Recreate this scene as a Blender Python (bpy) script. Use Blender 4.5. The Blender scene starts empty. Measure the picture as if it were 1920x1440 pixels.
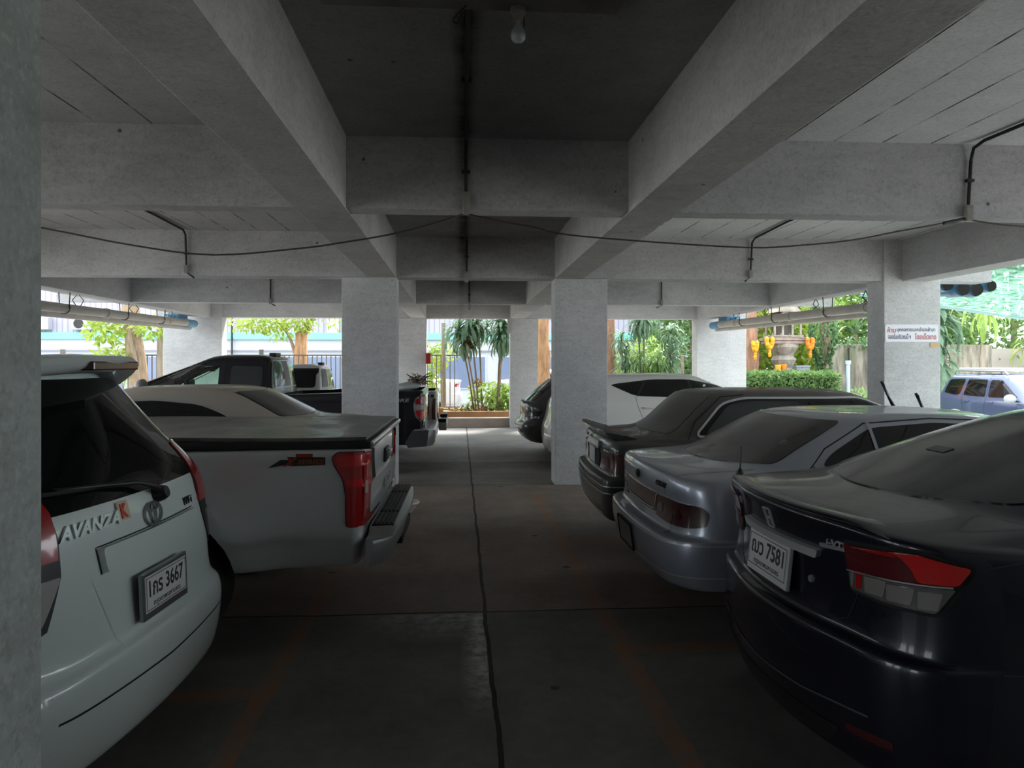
import bpy, bmesh, math, random
from mathutils import Vector, Matrix
from mathutils.bvhtree import BVHTree
random.seed(7)
SC = bpy.context.scene
COL = SC.collection
PI = math.pi
def R(a): return math.radians(a)

SKY, SUN, EXPO = 2.2, 7.0, 1.05
# ------------------------------------------------------------------ materials
class NB:
    """small node builder"""
    def __init__(s, name):
        s.m = bpy.data.materials.new(name); s.m.use_nodes = True
        s.t = s.m.node_tree; s.b = s.t.nodes['Principled BSDF']; s.out = s.t.nodes['Material Output']
    def n(s, typ, **kw):
        x = s.t.nodes.new(typ)
        for k, v in kw.items(): setattr(x, k, v)
        return x
    def l(s, a, b): s.t.links.new(a, b)
    def val(s, x, sock):
        if hasattr(x, 'is_output'): s.l(x, sock)
        else: sock.default_value = x
    def math(s, op, a, b=0.0, c=None, clamp=False):
        x = s.n('ShaderNodeMath', operation=op, use_clamp=clamp)
        s.val(a, x.inputs[0]); s.val(b, x.inputs[1])
        if c is not None: s.val(c, x.inputs[2])
        return x.outputs[0]
    def noise(s, vec, scale, detail=4.0, rough=.55):
        x = s.n('ShaderNodeTexNoise'); x.inputs['Scale'].default_value = scale
        x.inputs['Detail'].default_value = detail; x.inputs['Roughness'].default_value = rough
        s.l(vec, x.inputs['Vector']); return x.outputs['Fac']
    def ramp(s, fac, a, b, lo=0., hi=1.):
        x = s.n('ShaderNodeMapRange'); s.val(fac, x.inputs[0])
        x.inputs[1].default_value = lo; x.inputs[2].default_value = hi
        x.inputs[3].default_value = a; x.inputs[4].default_value = b
        return x.outputs[0]
    def mix(s, f, a, b):
        x = s.n('ShaderNodeMix', data_type='RGBA')
        s.val(f, x.inputs['Factor'])
        for v, k in ((a, 'A'), (b, 'B')):
            sock = [i for i in x.inputs if i.name == k and i.type == 'RGBA'][0]
            if hasattr(v, 'is_output'): s.l(v, sock)
            else: sock.default_value = (*v[:3], 1)
        return [o for o in x.outputs if o.type == 'RGBA'][0]
    def pos(s): return s.n('ShaderNodeNewGeometry').outputs['Position']
    def obj(s): return s.n('ShaderNodeTexCoord').outputs['Object']
    def bump(s, h, strength=.3, dist=.01):
        x = s.n('ShaderNodeBump'); x.inputs['Strength'].default_value = strength; x.inputs['Distance'].default_value = dist
        s.l(h, x.inputs['Height']); s.l(x.outputs[0], s.b.inputs['Normal'])
    def stretch(s, vec, sc):
        x = s.n('ShaderNodeMapping'); x.inputs['Scale'].default_value = sc
        s.l(vec, x.inputs['Vector']); return x.outputs[0]

def mat(name, col, rough=.5, metal=0., coat=0., var=.0, vscale=3., bump=0., spec=.5, col2=None, world=False, coat_rough=.05):
    nb = NB(name); b = nb.b
    b.inputs['Roughness'].default_value = rough; b.inputs['Metallic'].default_value = metal
    b.inputs['Coat Weight'].default_value = coat; b.inputs['Coat Roughness'].default_value = coat_rough
    b.inputs['Specular IOR Level'].default_value = spec
    c2 = col2 if col2 else tuple(c * (1 - var) for c in col)
    if var or col2:
        v = nb.pos() if world else nb.obj()
        f = nb.ramp(nb.noise(v, vscale, 6), 0, 1, .3, .7)
        nb.l(nb.mix(f, col, c2), b.inputs['Base Color'])
        if bump: nb.bump(nb.noise(v, vscale * 8, 5), bump, .01)
    else: b.inputs['Base Color'].default_value = (*col, 1)
    return nb.m

def concrete(name, col, dirt, planks=False, blot=1.0, soot=False):
    """plastered / painted concrete with mottling, pin holes and, on the precast bays, plank joints"""
    nb = NB(name); p = nb.pos()
    n1 = nb.noise(p, .9, 6, .6); n2 = nb.noise(nb.stretch(p, (1, 1, 3)), 5., 5, .6); n3 = nb.noise(p, 60., 3)
    f = nb.ramp(nb.math('ADD', nb.math('MULTIPLY', n1, .65), nb.math('MULTIPLY', n2, .35)), 0, blot, .38, .68)
    c = nb.mix(f, col, dirt)
    c = nb.mix(nb.ramp(nb.noise(p, 28., 5, .7), 0, .5, .5, .72), c, tuple(k * .62 for k in dirt)); c = nb.mix(nb.ramp(n3, 0, .35, .5, .75), c, tuple(k * 1.35 for k in col))
    vor = nb.n('ShaderNodeTexVoronoi'); vor.inputs['Scale'].default_value = 2.3; nb.l(p, vor.inputs['Vector'])
    hole = nb.math('LESS_THAN', vor.outputs['Distance'], .035)
    c = nb.mix(nb.math('MULTIPLY', hole, .75), c, (.03, .03, .03))
    if planks:
        sx = nb.n('ShaderNodeSeparateXYZ'); nb.l(p, sx.inputs[0])
        fr = nb.math('FRACT', nb.math('DIVIDE', nb.math('ADD', sx.outputs[0], 20.08), .385))
        line = nb.math('LESS_THAN', nb.math('ABSOLUTE', nb.math('SUBTRACT', fr, .5)), .018)
        brk = nb.ramp(nb.noise(p, 3.0, 3), .15, 1.2, .38, .6)
        # downward faces only: the joints run along the soffit
        c = nb.mix(nb.math('MULTIPLY', line, brk, clamp=True), c, (.06, .055, .05))
    if soot:      # sooty stain along the old conduit
        sx = nb.n('ShaderNodeSeparateXYZ'); nb.l(p, sx.inputs[0])
        wob = nb.math('MULTIPLY', nb.math('SUBTRACT', nb.noise(p, 2.2, 4), .5), .05)
        dx = nb.math('ABSOLUTE', nb.math('SUBTRACT', nb.math('ADD', sx.outputs[0], wob), .035))
        st = nb.math('MULTIPLY', nb.ramp(dx, .85, 0, .015, .085), nb.ramp(sx.outputs[2], .25, 1, 3.0, 3.24))
        c = nb.mix(nb.math('MULTIPLY', st, nb.ramp(n2, .5, 1, .35, .6), clamp=True), c, (.03, .028, .026))
    nb.l(c, nb.b.inputs['Base Color'])
    nb.b.inputs['Roughness'].default_value = .88
    nb.b.inputs['Specular IOR Level'].default_value = .25
    nb.bump(nb.math('ADD', n3, n2), .18, .01)
    return nb.m

def floor_mat():
    nb = NB('parking_floor'); p = nb.pos()
    s = nb.n('ShaderNodeSeparateXYZ'); nb.l(p, s.inputs[0]); x, y = s.outputs[0], s.outputs[1]
    wob = nb.math('MULTIPLY', nb.math('SUBTRACT', nb.noise(p, 1.7, 3), .5), .05)
    yw = nb.math('ADD', y, wob); xw = nb.math('ADD', x, wob)
    n1 = nb.noise(p, 1.1, 7, .65); n2 = nb.noise(p, 14., 6, .65); n3 = nb.noise(nb.stretch(p, (1., .35, 1)), 2.5, 6, .6)
    mix = nb.math('ADD', nb.math('MULTIPLY', n1, .5), nb.math('ADD', nb.math('MULTIPLY', n2, .25), nb.math('MULTIPLY', n3, .25)))
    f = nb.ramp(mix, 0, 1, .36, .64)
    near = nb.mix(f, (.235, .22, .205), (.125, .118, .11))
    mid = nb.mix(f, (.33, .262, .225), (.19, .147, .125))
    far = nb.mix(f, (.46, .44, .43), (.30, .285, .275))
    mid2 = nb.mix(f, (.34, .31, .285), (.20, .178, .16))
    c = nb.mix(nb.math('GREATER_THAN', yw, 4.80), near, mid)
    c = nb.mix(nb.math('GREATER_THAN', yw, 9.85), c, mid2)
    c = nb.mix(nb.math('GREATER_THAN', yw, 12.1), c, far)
    def band(v, a, b): return nb.math('MULTIPLY', nb.math('GREATER_THAN', v, a), nb.math('LESS_THAN', v, b))
    # pale cement smear left of the centre joint
    sm = nb.math('MULTIPLY', nb.ramp(y, 0, 1, 3.3, 3.9), nb.ramp(y, 1, 0, 4.76, 4.80))
    sm2 = nb.math('MULTIPLY', sm, nb.math('MULTIPLY', nb.ramp(x, 0, 1, .0, .10), nb.ramp(x, 1, 0, .145, .165)))
    sm3 = nb.math('MULTIPLY', nb.math('MULTIPLY', nb.ramp(y, 0, 1, 4.25, 4.7), nb.ramp(y, 1, 0, 4.76, 4.80)), nb.math('MULTIPLY', nb.ramp(x, 0, 1, -.75, -.1), nb.ramp(x, 1, 0, .14, .165)))
    smr = nb.math('MULTIPLY', nb.math('MAXIMUM', nb.math('MULTIPLY', sm2, 1.0), nb.math('MULTIPLY', sm3, .7)), nb.ramp(n2, .15, 1, .38, .60), clamp=True)
    c = nb.mix(smr, c, (.66, .65, .64))
    # worn orange bay lines
    wear = nb.ramp(n2, .1, .75, .38, .65)
    for xa, xb, ya, yb in ((.86, .97, 2.2, 9.2), (.86, 1.6, 4.05, 4.2), (.9, 1.7, 6.62, 6.76), (-1.0, -.9, 2.0, 9.0), (-1.6, -.9, 3.62, 3.76), (-1.5, -.6, 6.3, 6.42)):
        m = nb.math('MULTIPLY', nb.math('MULTIPLY', band(xw, xa, xb), band(yw, ya, yb)), wear)
        c = nb.mix(m, c, (.40, .17, .06))
    # oil drips
    v = nb.n('ShaderNodeTexVoronoi'); v.inputs['Scale'].default_value = 1.6; nb.l(p, v.inputs['Vector'])
    c = nb.mix(nb.math('MULTIPLY', nb.math('LESS_THAN', v.outputs['Distance'], .05), .7), c, (.012, .011, .010))
    # construction joints
    joint = nb.math('LESS_THAN', nb.math('ABSOLUTE', nb.math('SUBTRACT', xw, .165)), .012)
    for yy in (.2, 4.80, 9.85, 12.1, 14.8):
        joint = nb.math('MAXIMUM', joint, nb.math('LESS_THAN', nb.math('ABSOLUTE', nb.math('SUBTRACT', yw, yy)), .011))
    c = nb.mix(nb.math('MULTIPLY', joint, .92), c, (.008, .007, .006))
    nb.l(c, nb.b.inputs['Base Color'])
    nb.l(nb.ramp(n1, .55, .8, .3, .7), nb.b.inputs['Roughness'])
    nb.b.inputs['Specular IOR Level'].default_value = .35
    nb.bump(nb.math('SUBTRACT', nb.math('MULTIPLY', n2, .5), joint), .35, .006)
    return nb.m

def lens_mat(name, col, scale=60., rough=.08):
    nb = NB(name); o = nb.obj()
    w = nb.n('ShaderNodeTexWave', wave_type='BANDS', bands_direction='Z'); w.inputs['Scale'].default_value = scale
    w.inputs['Distortion'].default_value = .3; nb.l(o, w.inputs['Vector'])
    nb.l(nb.mix(nb.ramp(w.outputs['Fac'], .0, .35), col, tuple(c * .5 for c in col)), nb.b.inputs['Base Color'])
    nb.b.inputs['Roughness'].default_value = .25; nb.b.inputs['Coat Weight'].default_value = 1.; nb.b.inputs['Coat Roughness'].default_value = rough
    return nb.m

def glass_mat(name, tint, rough=.03, dust=None, dust_amt=0.):
    """dark tinted glazing, as glossy as glass"""
    nb = NB(name)
    nb.b.inputs['Base Color'].default_value = (*tint, 1); nb.b.inputs['Roughness'].default_value = rough
    nb.b.inputs['Specular IOR Level'].default_value = .5; nb.b.inputs['Coat Weight'].default_value = .0; nb.b.inputs['Coat Roughness'].default_value = .02
    if dust:
        f = nb.ramp(nb.noise(nb.obj(), 2.5, 5), dust_amt * .4, dust_amt, .3, .7)
        nb.l(nb.mix(f, tint, dust), nb.b.inputs['Base Color'])
        nb.l(nb.ramp(f, rough, .5), nb.b.inputs['Roughness'])
        nb.b.inputs['Coat Weight'].default_value = .15; nb.b.inputs['Coat Roughness'].default_value = .25
    return nb.m

def clear_mat(name, tint, alpha=.6):
    nb = NB(name)
    tr = nb.n('ShaderNodeBsdfTransparent'); tr.inputs[0].default_value = (*tint, 1)
    gl = nb.n('ShaderNodeBsdfGlossy'); gl.inputs['Roughness'].default_value = .02
    fr = nb.n('ShaderNodeFresnel'); fr.inputs[0].default_value = 1.5
    mx = nb.n('ShaderNodeMixShader'); nb.l(fr.outputs[0], mx.inputs[0]); nb.l(tr.outputs[0], mx.inputs[1]); nb.l(gl.outputs[0], mx.inputs[2])
    nb.l(mx.outputs[0], nb.out.inputs['Surface']); return nb.m

def paint(name, col, rough=.3, metal=0., dust=None, amt=0., cw=.9, spec=.5):
    nb = NB(name); o = nb.obj()
    nb.b.inputs['Roughness'].default_value = rough; nb.b.inputs['Metallic'].default_value = metal
    nb.b.inputs['Coat Weight'].default_value = cw; nb.b.inputs['Coat Roughness'].default_value = .04
    nb.b.inputs['Base Color'].default_value = (*col, 1); nb.b.inputs['Specular IOR Level'].default_value = spec
    if dust:
        g = nb.n('ShaderNodeNewGeometry'); sp = nb.n('ShaderNodeSeparateXYZ'); nb.l(g.outputs['Normal'], sp.inputs[0])
        upf = nb.ramp(sp.outputs[2], .12, 1, .1, .8)     # dust settles on what faces up
        f = nb.math('MULTIPLY', nb.math('MULTIPLY', upf, nb.ramp(nb.noise(o, 3., 6, .65), .55, 1, .3, .65)), amt, clamp=True)
        nb.l(nb.mix(f, col, dust), nb.b.inputs['Base Color'])
        nb.l(nb.ramp(f, rough, .75), nb.b.inputs['Roughness'])
        nb.l(nb.ramp(f, cw, .05), nb.b.inputs['Coat Weight'])
        nb.l(nb.ramp(f, metal, 0.), nb.b.inputs['Metallic'])
    return nb.m

def leaf_mat(name, col, col2, scale=2., trans=.35):
    nb = NB(name)
    f = nb.ramp(nb.noise(nb.pos(), scale, 4), 0, 1, .35, .65)
    c = nb.mix(f, col, col2)
    nb.l(c, nb.b.inputs['Base Color']); nb.b.inputs['Roughness'].default_value = .5
    nb.b.inputs['Specular IOR Level'].default_value = .3
    t = nb.n('ShaderNodeBsdfTranslucent'); nb.l(c, t.inputs[0])
    mx = nb.n('ShaderNodeMixShader'); mx.inputs[0].default_value = trans
    nb.l(nb.b.outputs[0], mx.inputs[1]); nb.l(t.outputs[0], mx.inputs[2]); nb.l(mx.outputs[0], nb.out.inputs['Surface'])
    return nb.m

def bark_mat(name, a, b):
    nb = NB(name); o = nb.pos()
    v = nb.stretch(o, (1, 1, .18))
    n = nb.noise(v, 14., 6, .7)
    nb.l(nb.mix(nb.ramp(n, 0, 1, .35, .65), a, b), nb.b.inputs['Base Color']); nb.b.inputs['Roughness'].default_value = .9
    nb.bump(n, .8, .04); return nb.m

M = {}
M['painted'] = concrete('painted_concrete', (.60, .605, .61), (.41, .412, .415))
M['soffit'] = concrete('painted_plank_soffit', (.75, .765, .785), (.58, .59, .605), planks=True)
M['soffit_left'] = concrete('shaded_plank_soffit', (.45, .45, .445), (.33, .33, .325), planks=True)  # darker copy of the plank soffit: left bay's dimness put into the colour
M['beamwhite'] = concrete('painted_beam_concrete', (.54, .545, .555), (.37, .375, .38))
M['beam'] = concrete('grey_plastered_concrete', (.49, .488, .48), (.32, .318, .312), soot=True)
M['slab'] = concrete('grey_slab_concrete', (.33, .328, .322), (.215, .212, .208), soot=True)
M['greycol'] = concrete('grey_column_concrete', (.42, .445, .425), (.24, .255, .24))
M['floor'] = floor_mat()
M['black'] = mat('black_plastic', (.012, .012, .012), .45)
M['rubber'] = mat('rubber', (.015, .015, .015), .8)
M['chrome'] = mat('chrome', (.75, .76, .78), .08, 1.)
M['badge'] = mat('badge_chrome', (.30, .31, .32), .25, .8)
M['trim'] = mat('bright_trim', (.62, .62, .62), .38, .55)
M['dullchrome'] = mat('dull_chrome', (.58, .59, .61), .3, .75)
M['alloy'] = mat('alloy', (.45, .46, .47), .3, .9)
M['red'] = lens_mat('red_lens', (.38, .006, .008))
M['brightred'] = lens_mat('bright_red_lens', (.62, .012, .010))
M['darkred'] = lens_mat('dark_red_lens', (.075, .005, .008))
M['smoked'] = lens_mat('smoked_red_lens', (.045, .006, .008))
M['clear'] = lens_mat('clear_lens', (.42, .40, .38), 90.)
M['plate'] = mat('plate_white', (.66, .66, .65), .4, var=.12)
M['plateblack'] = mat('plate_lettering', (.02, .02, .022), .5)
M['gap'] = mat('panel_gap_black', (.004, .004, .004), .8)
M['wire'] = mat('wire_black', (.02, .018, .016), .6)
M['conduit'] = mat('sooty_conduit', (.035, .032, .030), .7, var=.5, vscale=8)

# ------------------------------------------------------------------ objects
def thing(name, label, cat, loc=(0, 0, 0), rotz=0., group=None):
    o = bpy.data.objects.new(name, None); COL.objects.link(o); o.empty_display_size = .2
    o.location = loc; o.rotation_euler = (0, 0, rotz); o['label'] = label; o['category'] = cat
    if group: o['group'] = group
    return o
def tag(o, label, cat, group=None, kind=None):
    o['label'] = label; o['category'] = cat
    if group: o['group'] = group
    if kind: o['kind'] = kind
    return o
def link(name, me, m, parent=None, smooth=False, angle=None):
    if m is not None and not me.materials: me.materials.append(m)
    o = bpy.data.objects.new(name, me); COL.objects.link(o)
    if parent is not None: o.parent = parent
    if smooth:
        for p in me.polygons: p.use_smooth = True
        if angle: me.set_sharp_from_angle(angle=R(angle))
    return o
def obj(name, bm, m, parent=None, smooth=False, angle=None, recalc=True):
    if recalc: bmesh.ops.recalc_face_normals(bm, faces=bm.faces[:])
    me = bpy.data.meshes.new(name); bm.to_mesh(me); bm.free()
    return link(name, me, m, parent, smooth, angle)
def struct(name, bm, m, **kw):
    o = obj(name, bm, m, **kw); o['kind'] = 'structure'; return o
def BM(): return bmesh.new()
def box(bm, x0, x1, y0, y1, z0, z1, bev=0.):
    vs = [bm.verts.new((x, y, z)) for x in (x0, x1) for y in (y0, y1) for z in (z0, z1)]
    fs = [bm.faces.new([vs[i] for i in q]) for q in ((0, 1, 3, 2), (4, 6, 7, 5), (0, 4, 5, 1), (2, 3, 7, 6), (0, 2, 6, 4), (1, 5, 7, 3))]
    if bev:
        es = list({e for f in fs for e in f.edges})
        bmesh.ops.bevel(bm, geom=es, offset=bev, segments=2, affect='EDGES', profile=.6)
    return bm
def tube(bm, pts, r, seg=8, closed=False, r2=None):
    pts = [Vector(p) for p in pts]; n = len(pts); rings = []
    up = Vector((0, 0, 1))
    for i, p in enumerate(pts):
        d = (pts[min(i + 1, n - 1)] - pts[max(i - 1, 0)]).normalized()
        a = d.cross(up) if abs(d.dot(up)) < .95 else d.cross(Vector((1, 0, 0)))
        a.normalize(); b = d.cross(a).normalized()
        rr = r if r2 is None else r + (r2 - r) * i / max(1, n - 1)
        rings.append([bm.verts.new(p + (a * math.cos(2 * PI * k / seg) + b * math.sin(2 * PI * k / seg)) * rr) for k in range(seg)])
    for i in range(n - 1):
        for k in range(seg):
            bm.faces.new((rings[i][k], rings[i][(k + 1) % seg], rings[i + 1][(k + 1) % seg], rings[i + 1][k]))
    bm.faces.new(rings[0][::-1]); bm.faces.new(rings[-1])
    return bm
def lathe(bm, prof, seg=32, mtx=None):
    """prof: (r, h) pairs round +Z"""
    rings = []
    for r, h in prof:
        rings.append([bm.verts.new((r * math.cos(2 * PI * k / seg), r * math.sin(2 * PI * k / seg), h)) for k in range(seg)] if r > 1e-6 else [bm.verts.new((0, 0, h))])
    for a, b in zip(rings[:-1], rings[1:]):
        for k in range(seg):
            q = [a[k % len(a)], a[(k + 1) % len(a)], b[(k + 1) % len(b)], b[k % len(b)]]
            u = []
            for v in q:
                if v not in u: u.append(v)
            if len(u) > 2: bm.faces.new(u)
    if mtx is not None: bmesh.ops.transform(bm, matrix=mtx, verts=[v for r_ in rings for v in r_])
    return bm
def evalmesh(o, name):
    dg = bpy.context.evaluated_depsgraph_get(); dg.update()
    return bpy.data.meshes.new_from_object(o.evaluated_get(dg))
def drop(o):
    me = o.data; bpy.data.objects.remove(o); 
    if me and me.users == 0 and isinstance(me, bpy.types.Mesh): bpy.data.meshes.remove(me)
def bm_of(me):
    b = BM(); b.from_mesh(me); return b
def boolcut(me, cutters):
    """cutters: list of (bmesh, material); returns the cut mesh"""
    o = bpy.data.objects.new('tmp', me); COL.objects.link(o); cs = []
    for cb, m in cutters:
        bmesh.ops.recalc_face_normals(cb, faces=cb.faces[:])
        cm = bpy.data.meshes.new('cut'); cb.to_mesh(cm); cb.free(); cm.materials.append(m)
        c = bpy.data.objects.new('cut', cm); COL.objects.link(c); cs.append(c)
        md = o.modifiers.new('b', 'BOOLEAN'); md.operation = 'DIFFERENCE'; md.object = c; md.solver = 'EXACT'; md.material_mode = 'TRANSFER'
    r = evalmesh(o, 'r'); drop(o)
    for c in cs: drop(c)
    return r
def textmesh(s, size, extrude=.0, bold=False, shear=0., align='CENTER', offset=0.):
    c = bpy.data.curves.new('t', 'FONT'); c.body = s; c.size = size; c.extrude = extrude; c.align_x = align; c.align_y = 'CENTER'
    c.shear = shear; c.offset = offset; c.resolution_u = 3
    o = bpy.data.objects.new('t', c); COL.objects.link(o)
    me = evalmesh(o, 't'); bpy.data.objects.remove(o); bpy.data.curves.remove(c)
    b = bm_of(me); bpy.data.meshes.remove(me); return b
def frame(o, U, V, N):
    return Matrix(((U[0], V[0], N[0], o[0]), (U[1], V[1], N[1], o[1]), (U[2], V[2], N[2], o[2]), (0, 0, 0, 1)))
def xf(bm, mtx): bmesh.ops.transform(bm, matrix=mtx, verts=bm.verts[:]); return bm
def fitw(bm, w, h=None):
    xs = [v.co.x for v in bm.verts]; ys = [v.co.y for v in bm.verts]
    sx = w / (max(xs) - min(xs)); cx = (max(xs) + min(xs)) / 2; cy = (max(ys) + min(ys)) / 2
    sy = h / (max(ys) - min(ys)) if h else sx
    for v in bm.verts: v.co.x = (v.co.x - cx) * sx; v.co.y = (v.co.y - cy) * sy
    return bm
def wind_obj(name, bm, m, parent): return obj(name, bm, m, parent)
# ------------------------------------------------------------------ vehicle kit
def loop_pts(L, D):
    """closed plan loop of a body at one height; car local: x forward from the tail, y left"""
    d = dict(D); d.update(L)
    xr, xq, w, z = d['xr'], d['xf'], d['w'], d['z']
    bow, rx, ry, fx, fy, fbow = d['bow'], d['rx'], d['ry'], d['fx'], d['fy'], d['fbow']
    taper, zf, crown, dz = d.get('taper', 0.), d.get('zf', None), d.get('crown', 0.), d.get('dz', 0.)
    ry = min(ry, w * .8); fy = min(fy, w * .8)
    half = []
    yr = w - ry
    for i in range(5):
        y = yr * i / 5.; half.append((xr + bow * (y / w) ** 2, y))
    xa = xr + bow * (yr / w) ** 2
    for i in range(5):
        a = PI / 2 * i / 4.; half.append((xa + rx * (1 - math.cos(a)), yr + ry * math.sin(a)))
    x0 = xa + rx; yf = w - fy; xe = xq - fbow * (yf / w) ** 2; x1 = xe - fx
    for i in range(1, 10): half.append((x0 + (x1 - x0) * i / 10., w))
    for i in range(5):
        a = PI / 2 * i / 4.; half.append((x1 + fx * math.sin(a), w - fy * (1 - math.cos(a))))
    for i in range(4, -1, -1):
        y = yf * i / 5.; half.append((xq - fbow * (y / w) ** 2, y))
    out = []
    xm = (xr + xq) / 2; hl = (xq - xr) / 2
    for x, y in half:
        yy = y * (1 - taper * ((x - xm) / hl) ** 2) * (1 - d.get('tf', 0.) * max(0., min(1., (x - xr) / (xq - xr))) ** 2)
        t = max(0., min(1., (x - xr) / (xq - xr)))
        zz = z if zf is None else z + (zf - z) * t ** d.get('zp', 1.)
        zz += crown * (1 - (y / w) ** 2) + dz * (y / w) ** 2
        out.append((x, yy, zz))
    return out
def body_mesh(loops, D, levels=2, bulges=()):
    bm = BM(); rows = []
    for L in loops:
        h = loop_pts(L, D)
        left = [bm.verts.new(p) for p in h]
        right = [left[0]] + [bm.verts.new((p[0], -p[1], p[2])) for p in h[1:-1]] + [left[-1]]
        rows.append((left, right))
    n = len(rows[0][0])
    for (l0, r0), (l1, r1) in zip(rows[:-1], rows[1:]):
        for i in range(n - 1):
            bm.faces.new((l0[i], l0[i + 1], l1[i + 1], l1[i]))
            bm.faces.new((r0[i + 1], r0[i], r1[i], r1[i + 1]))
    for l, r in (rows[0], rows[-1]):
        for i in range(n - 1):
            q = [l[i], l[i + 1], r[i + 1], r[i]]; u = []
            for v in q:
                if v not in u: u.append(v)
            if len(u) > 2: bm.faces.new(u)
    bmesh.ops.recalc_face_normals(bm, faces=bm.faces[:])
    me = bpy.data.meshes.new('b'); bm.to_mesh(me); bm.free()
    o = bpy.data.objects.new('b', me); COL.objects.link(o)
    s = o.modifiers.new('s', 'SUBSURF'); s.levels = levels; s.render_levels = levels
    r = evalmesh(o, 'body'); drop(o)
    for (bx, bz, r0, r1, amt, zlo) in bulges:
        for v in r.vertices:
            dd = math.hypot(v.co.x - bx, v.co.z - bz)
            if abs(v.co.y) > .5 and dd < r1 and v.co.z > zlo:
                t = 1 - max(0, dd - r0) / (r1 - r0); t = min(1, max(0, t)); t = t * t * (3 - 2 * t)
                v.co.y += math.copysign(amt * t, v.co.y)
    return r
def rpoly(pts, r=.02, n=4):
    out = []; N = len(pts)
    for i in range(N):
        p0, p, p1 = Vector(pts[i - 1]), Vector(pts[i]), Vector(pts[(i + 1) % N])
        rr = r[i] if isinstance(r, (list, tuple)) else r
        a = p0 - p; b = p1 - p
        q = min(rr, a.length * .49, b.length * .49)
        if q < 1e-5: out.append(tuple(p)); continue
        A = p + a.normalized() * q; B = p + b.normalized() * q
        for k in range(n + 1):
            t = k / n; out.append(tuple(A * (1 - t) ** 2 + p * 2 * t * (1 - t) + B * t * t))
    return out
class Car:
    def __init__(s, name, label, loc, rotz, R=.5, w=.85):
        s.root = thing(name, label, 'car', loc, rotz); s.R = R; s.w = w; s.bv = None
    def body(s, me, m, name='body', cuts=(), angle=40):
        s.bv = BVHTree.FromPolygons([v.co.copy() for v in me.vertices], [tuple(p.vertices) for p in me.polygons])
        me.materials.append(m)
        if cuts: me = boolcut(me, cuts)
        o = link(name, me, None, s.root, True, angle); return o
    def addbvh(s, me):
        s.bv2 = BVHTree.FromPolygons([v.co.copy() for v in me.vertices], [tuple(p.vertices) for p in me.polygons])
    def ray(s, view, u, v, bv=None):
        bv = bv or s.bv
        if view == 'rear': o, d = Vector((-3, u, v)), Vector((1, 0, 0))
        elif view == 'front': o, d = Vector((9, u, v)), Vector((-1, 0, 0))
        elif view == 'left': o, d = Vector((u, 3, v)), Vector((0, -1, 0))
        elif view == 'right': o, d = Vector((u, -3, v)), Vector((0, 1, 0))
        elif view == 'top': o, d = Vector((u, v, 5)), Vector((0, 0, -1))
        else:                                   # ('corner', side): u is arc length round the tail corner
            sd = 1 if view == 'cleft' else -1
            a = u / s.R; q = Vector((-math.cos(a), sd * math.sin(a), 0)); c = Vector((s.R, sd * (s.w - s.R), v))
            o, d = c + q * 3, -q
        h, n, i, _ = bv.ray_cast(o, d)
        if h is None:
            h, n, i, _ = bv.find_nearest(o + d * 3)
        if n.dot(d) > 0: n = -n
        return h, n
    def arc(s, a): return R(a) * s.R
    def patch(s, name, poly, view, m, off=.004, thick=.012, step=.05, parent=None, bv=None, deg=False, smooth=True):
        if deg: poly = [(s.arc(a), z) for a, z in poly]
        b = BM(); f = b.faces.new([b.verts.new((p[0], p[1], 0)) for p in poly])
        us = [p[0] for p in poly]; vs = [p[1] for p in poly]
        for lo, hi, no in ((min(us), max(us), (1, 0, 0)), (min(vs), max(vs), (0, 1, 0))):
            k = int((hi - lo) / step)
            for i in range(1, k + 1):
                c = lo + (hi - lo) * i / (k + 1)
                bmesh.ops.bisect_plane(b, geom=b.verts[:] + b.edges[:] + b.faces[:], plane_co=(c * no[0], c * no[1], 0), plane_no=no)
        nn = {}
        for v in b.verts:
            h, n = s.ray(view, v.co.x, v.co.y, bv); v.co = h + n * off; nn[v] = n
        if thick:
            ed = [e for e in b.edges if len(e.link_faces) == 1]
            r = bmesh.ops.extrude_edge_only(b, edges=ed)
            new = [g for g in r['geom'] if isinstance(g, bmesh.types.BMVert)]
            for v in new:
                h, n, i, _ = (bv or s.bv).find_nearest(v.co)
                if n.dot(v.co - h) < 0: n = -n
                v.co -= n * thick
        o = obj(name, b, m, parent or s.root, smooth, 35); return o
    def seams(s, lines, view, w=.006, off=.0015, name='panel_gap', m=None, parent=None, deg=False, bv=None, step=.04):
        if (view == 'top' or name == 'panel_gap') and len(lines) > 1:
            return [s.seams([ln], view, w, off, name, m, parent, deg, bv, step) for ln in lines]
        b = BM()
        for ln in lines:
            if deg: ln = [(s.arc(a), z) for a, z in ln]
            pts = [Vector(ln[0])]
            for p, q in zip(ln[:-1], ln[1:]):
                p, q = Vector(p), Vector(q); k = max(1, int((q - p).length / step))
                pts += [p + (q - p) * i / k for i in range(1, k + 1)]
            prev = None
            for i, p in enumerate(pts):
                d = (pts[min(i + 1, len(pts) - 1)] - pts[max(i - 1, 0)]).normalized(); nrm = Vector((-d.y, d.x))
                pair = []
                for sg in (-1, 1):
                    q = p + nrm * sg * w / 2; h, n = s.ray(view, q.x, q.y, bv); pair.append(b.verts.new(h + n * off))
                if prev: b.faces.new((prev[0], prev[1], pair[1], pair[0]))
                prev = pair
        return obj(name, b, m or M['gap'], parent or s.root)
    def at(s, view, u, v, bv=None, deg=False):
        if deg: u = s.arc(u)
        h, n = s.ray(view, u, v, bv)
        up = Vector((0, 0, 1)); V = (up - n * up.dot(n)).normalized(); U = V.cross(n)
        return h, U, V, n
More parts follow.
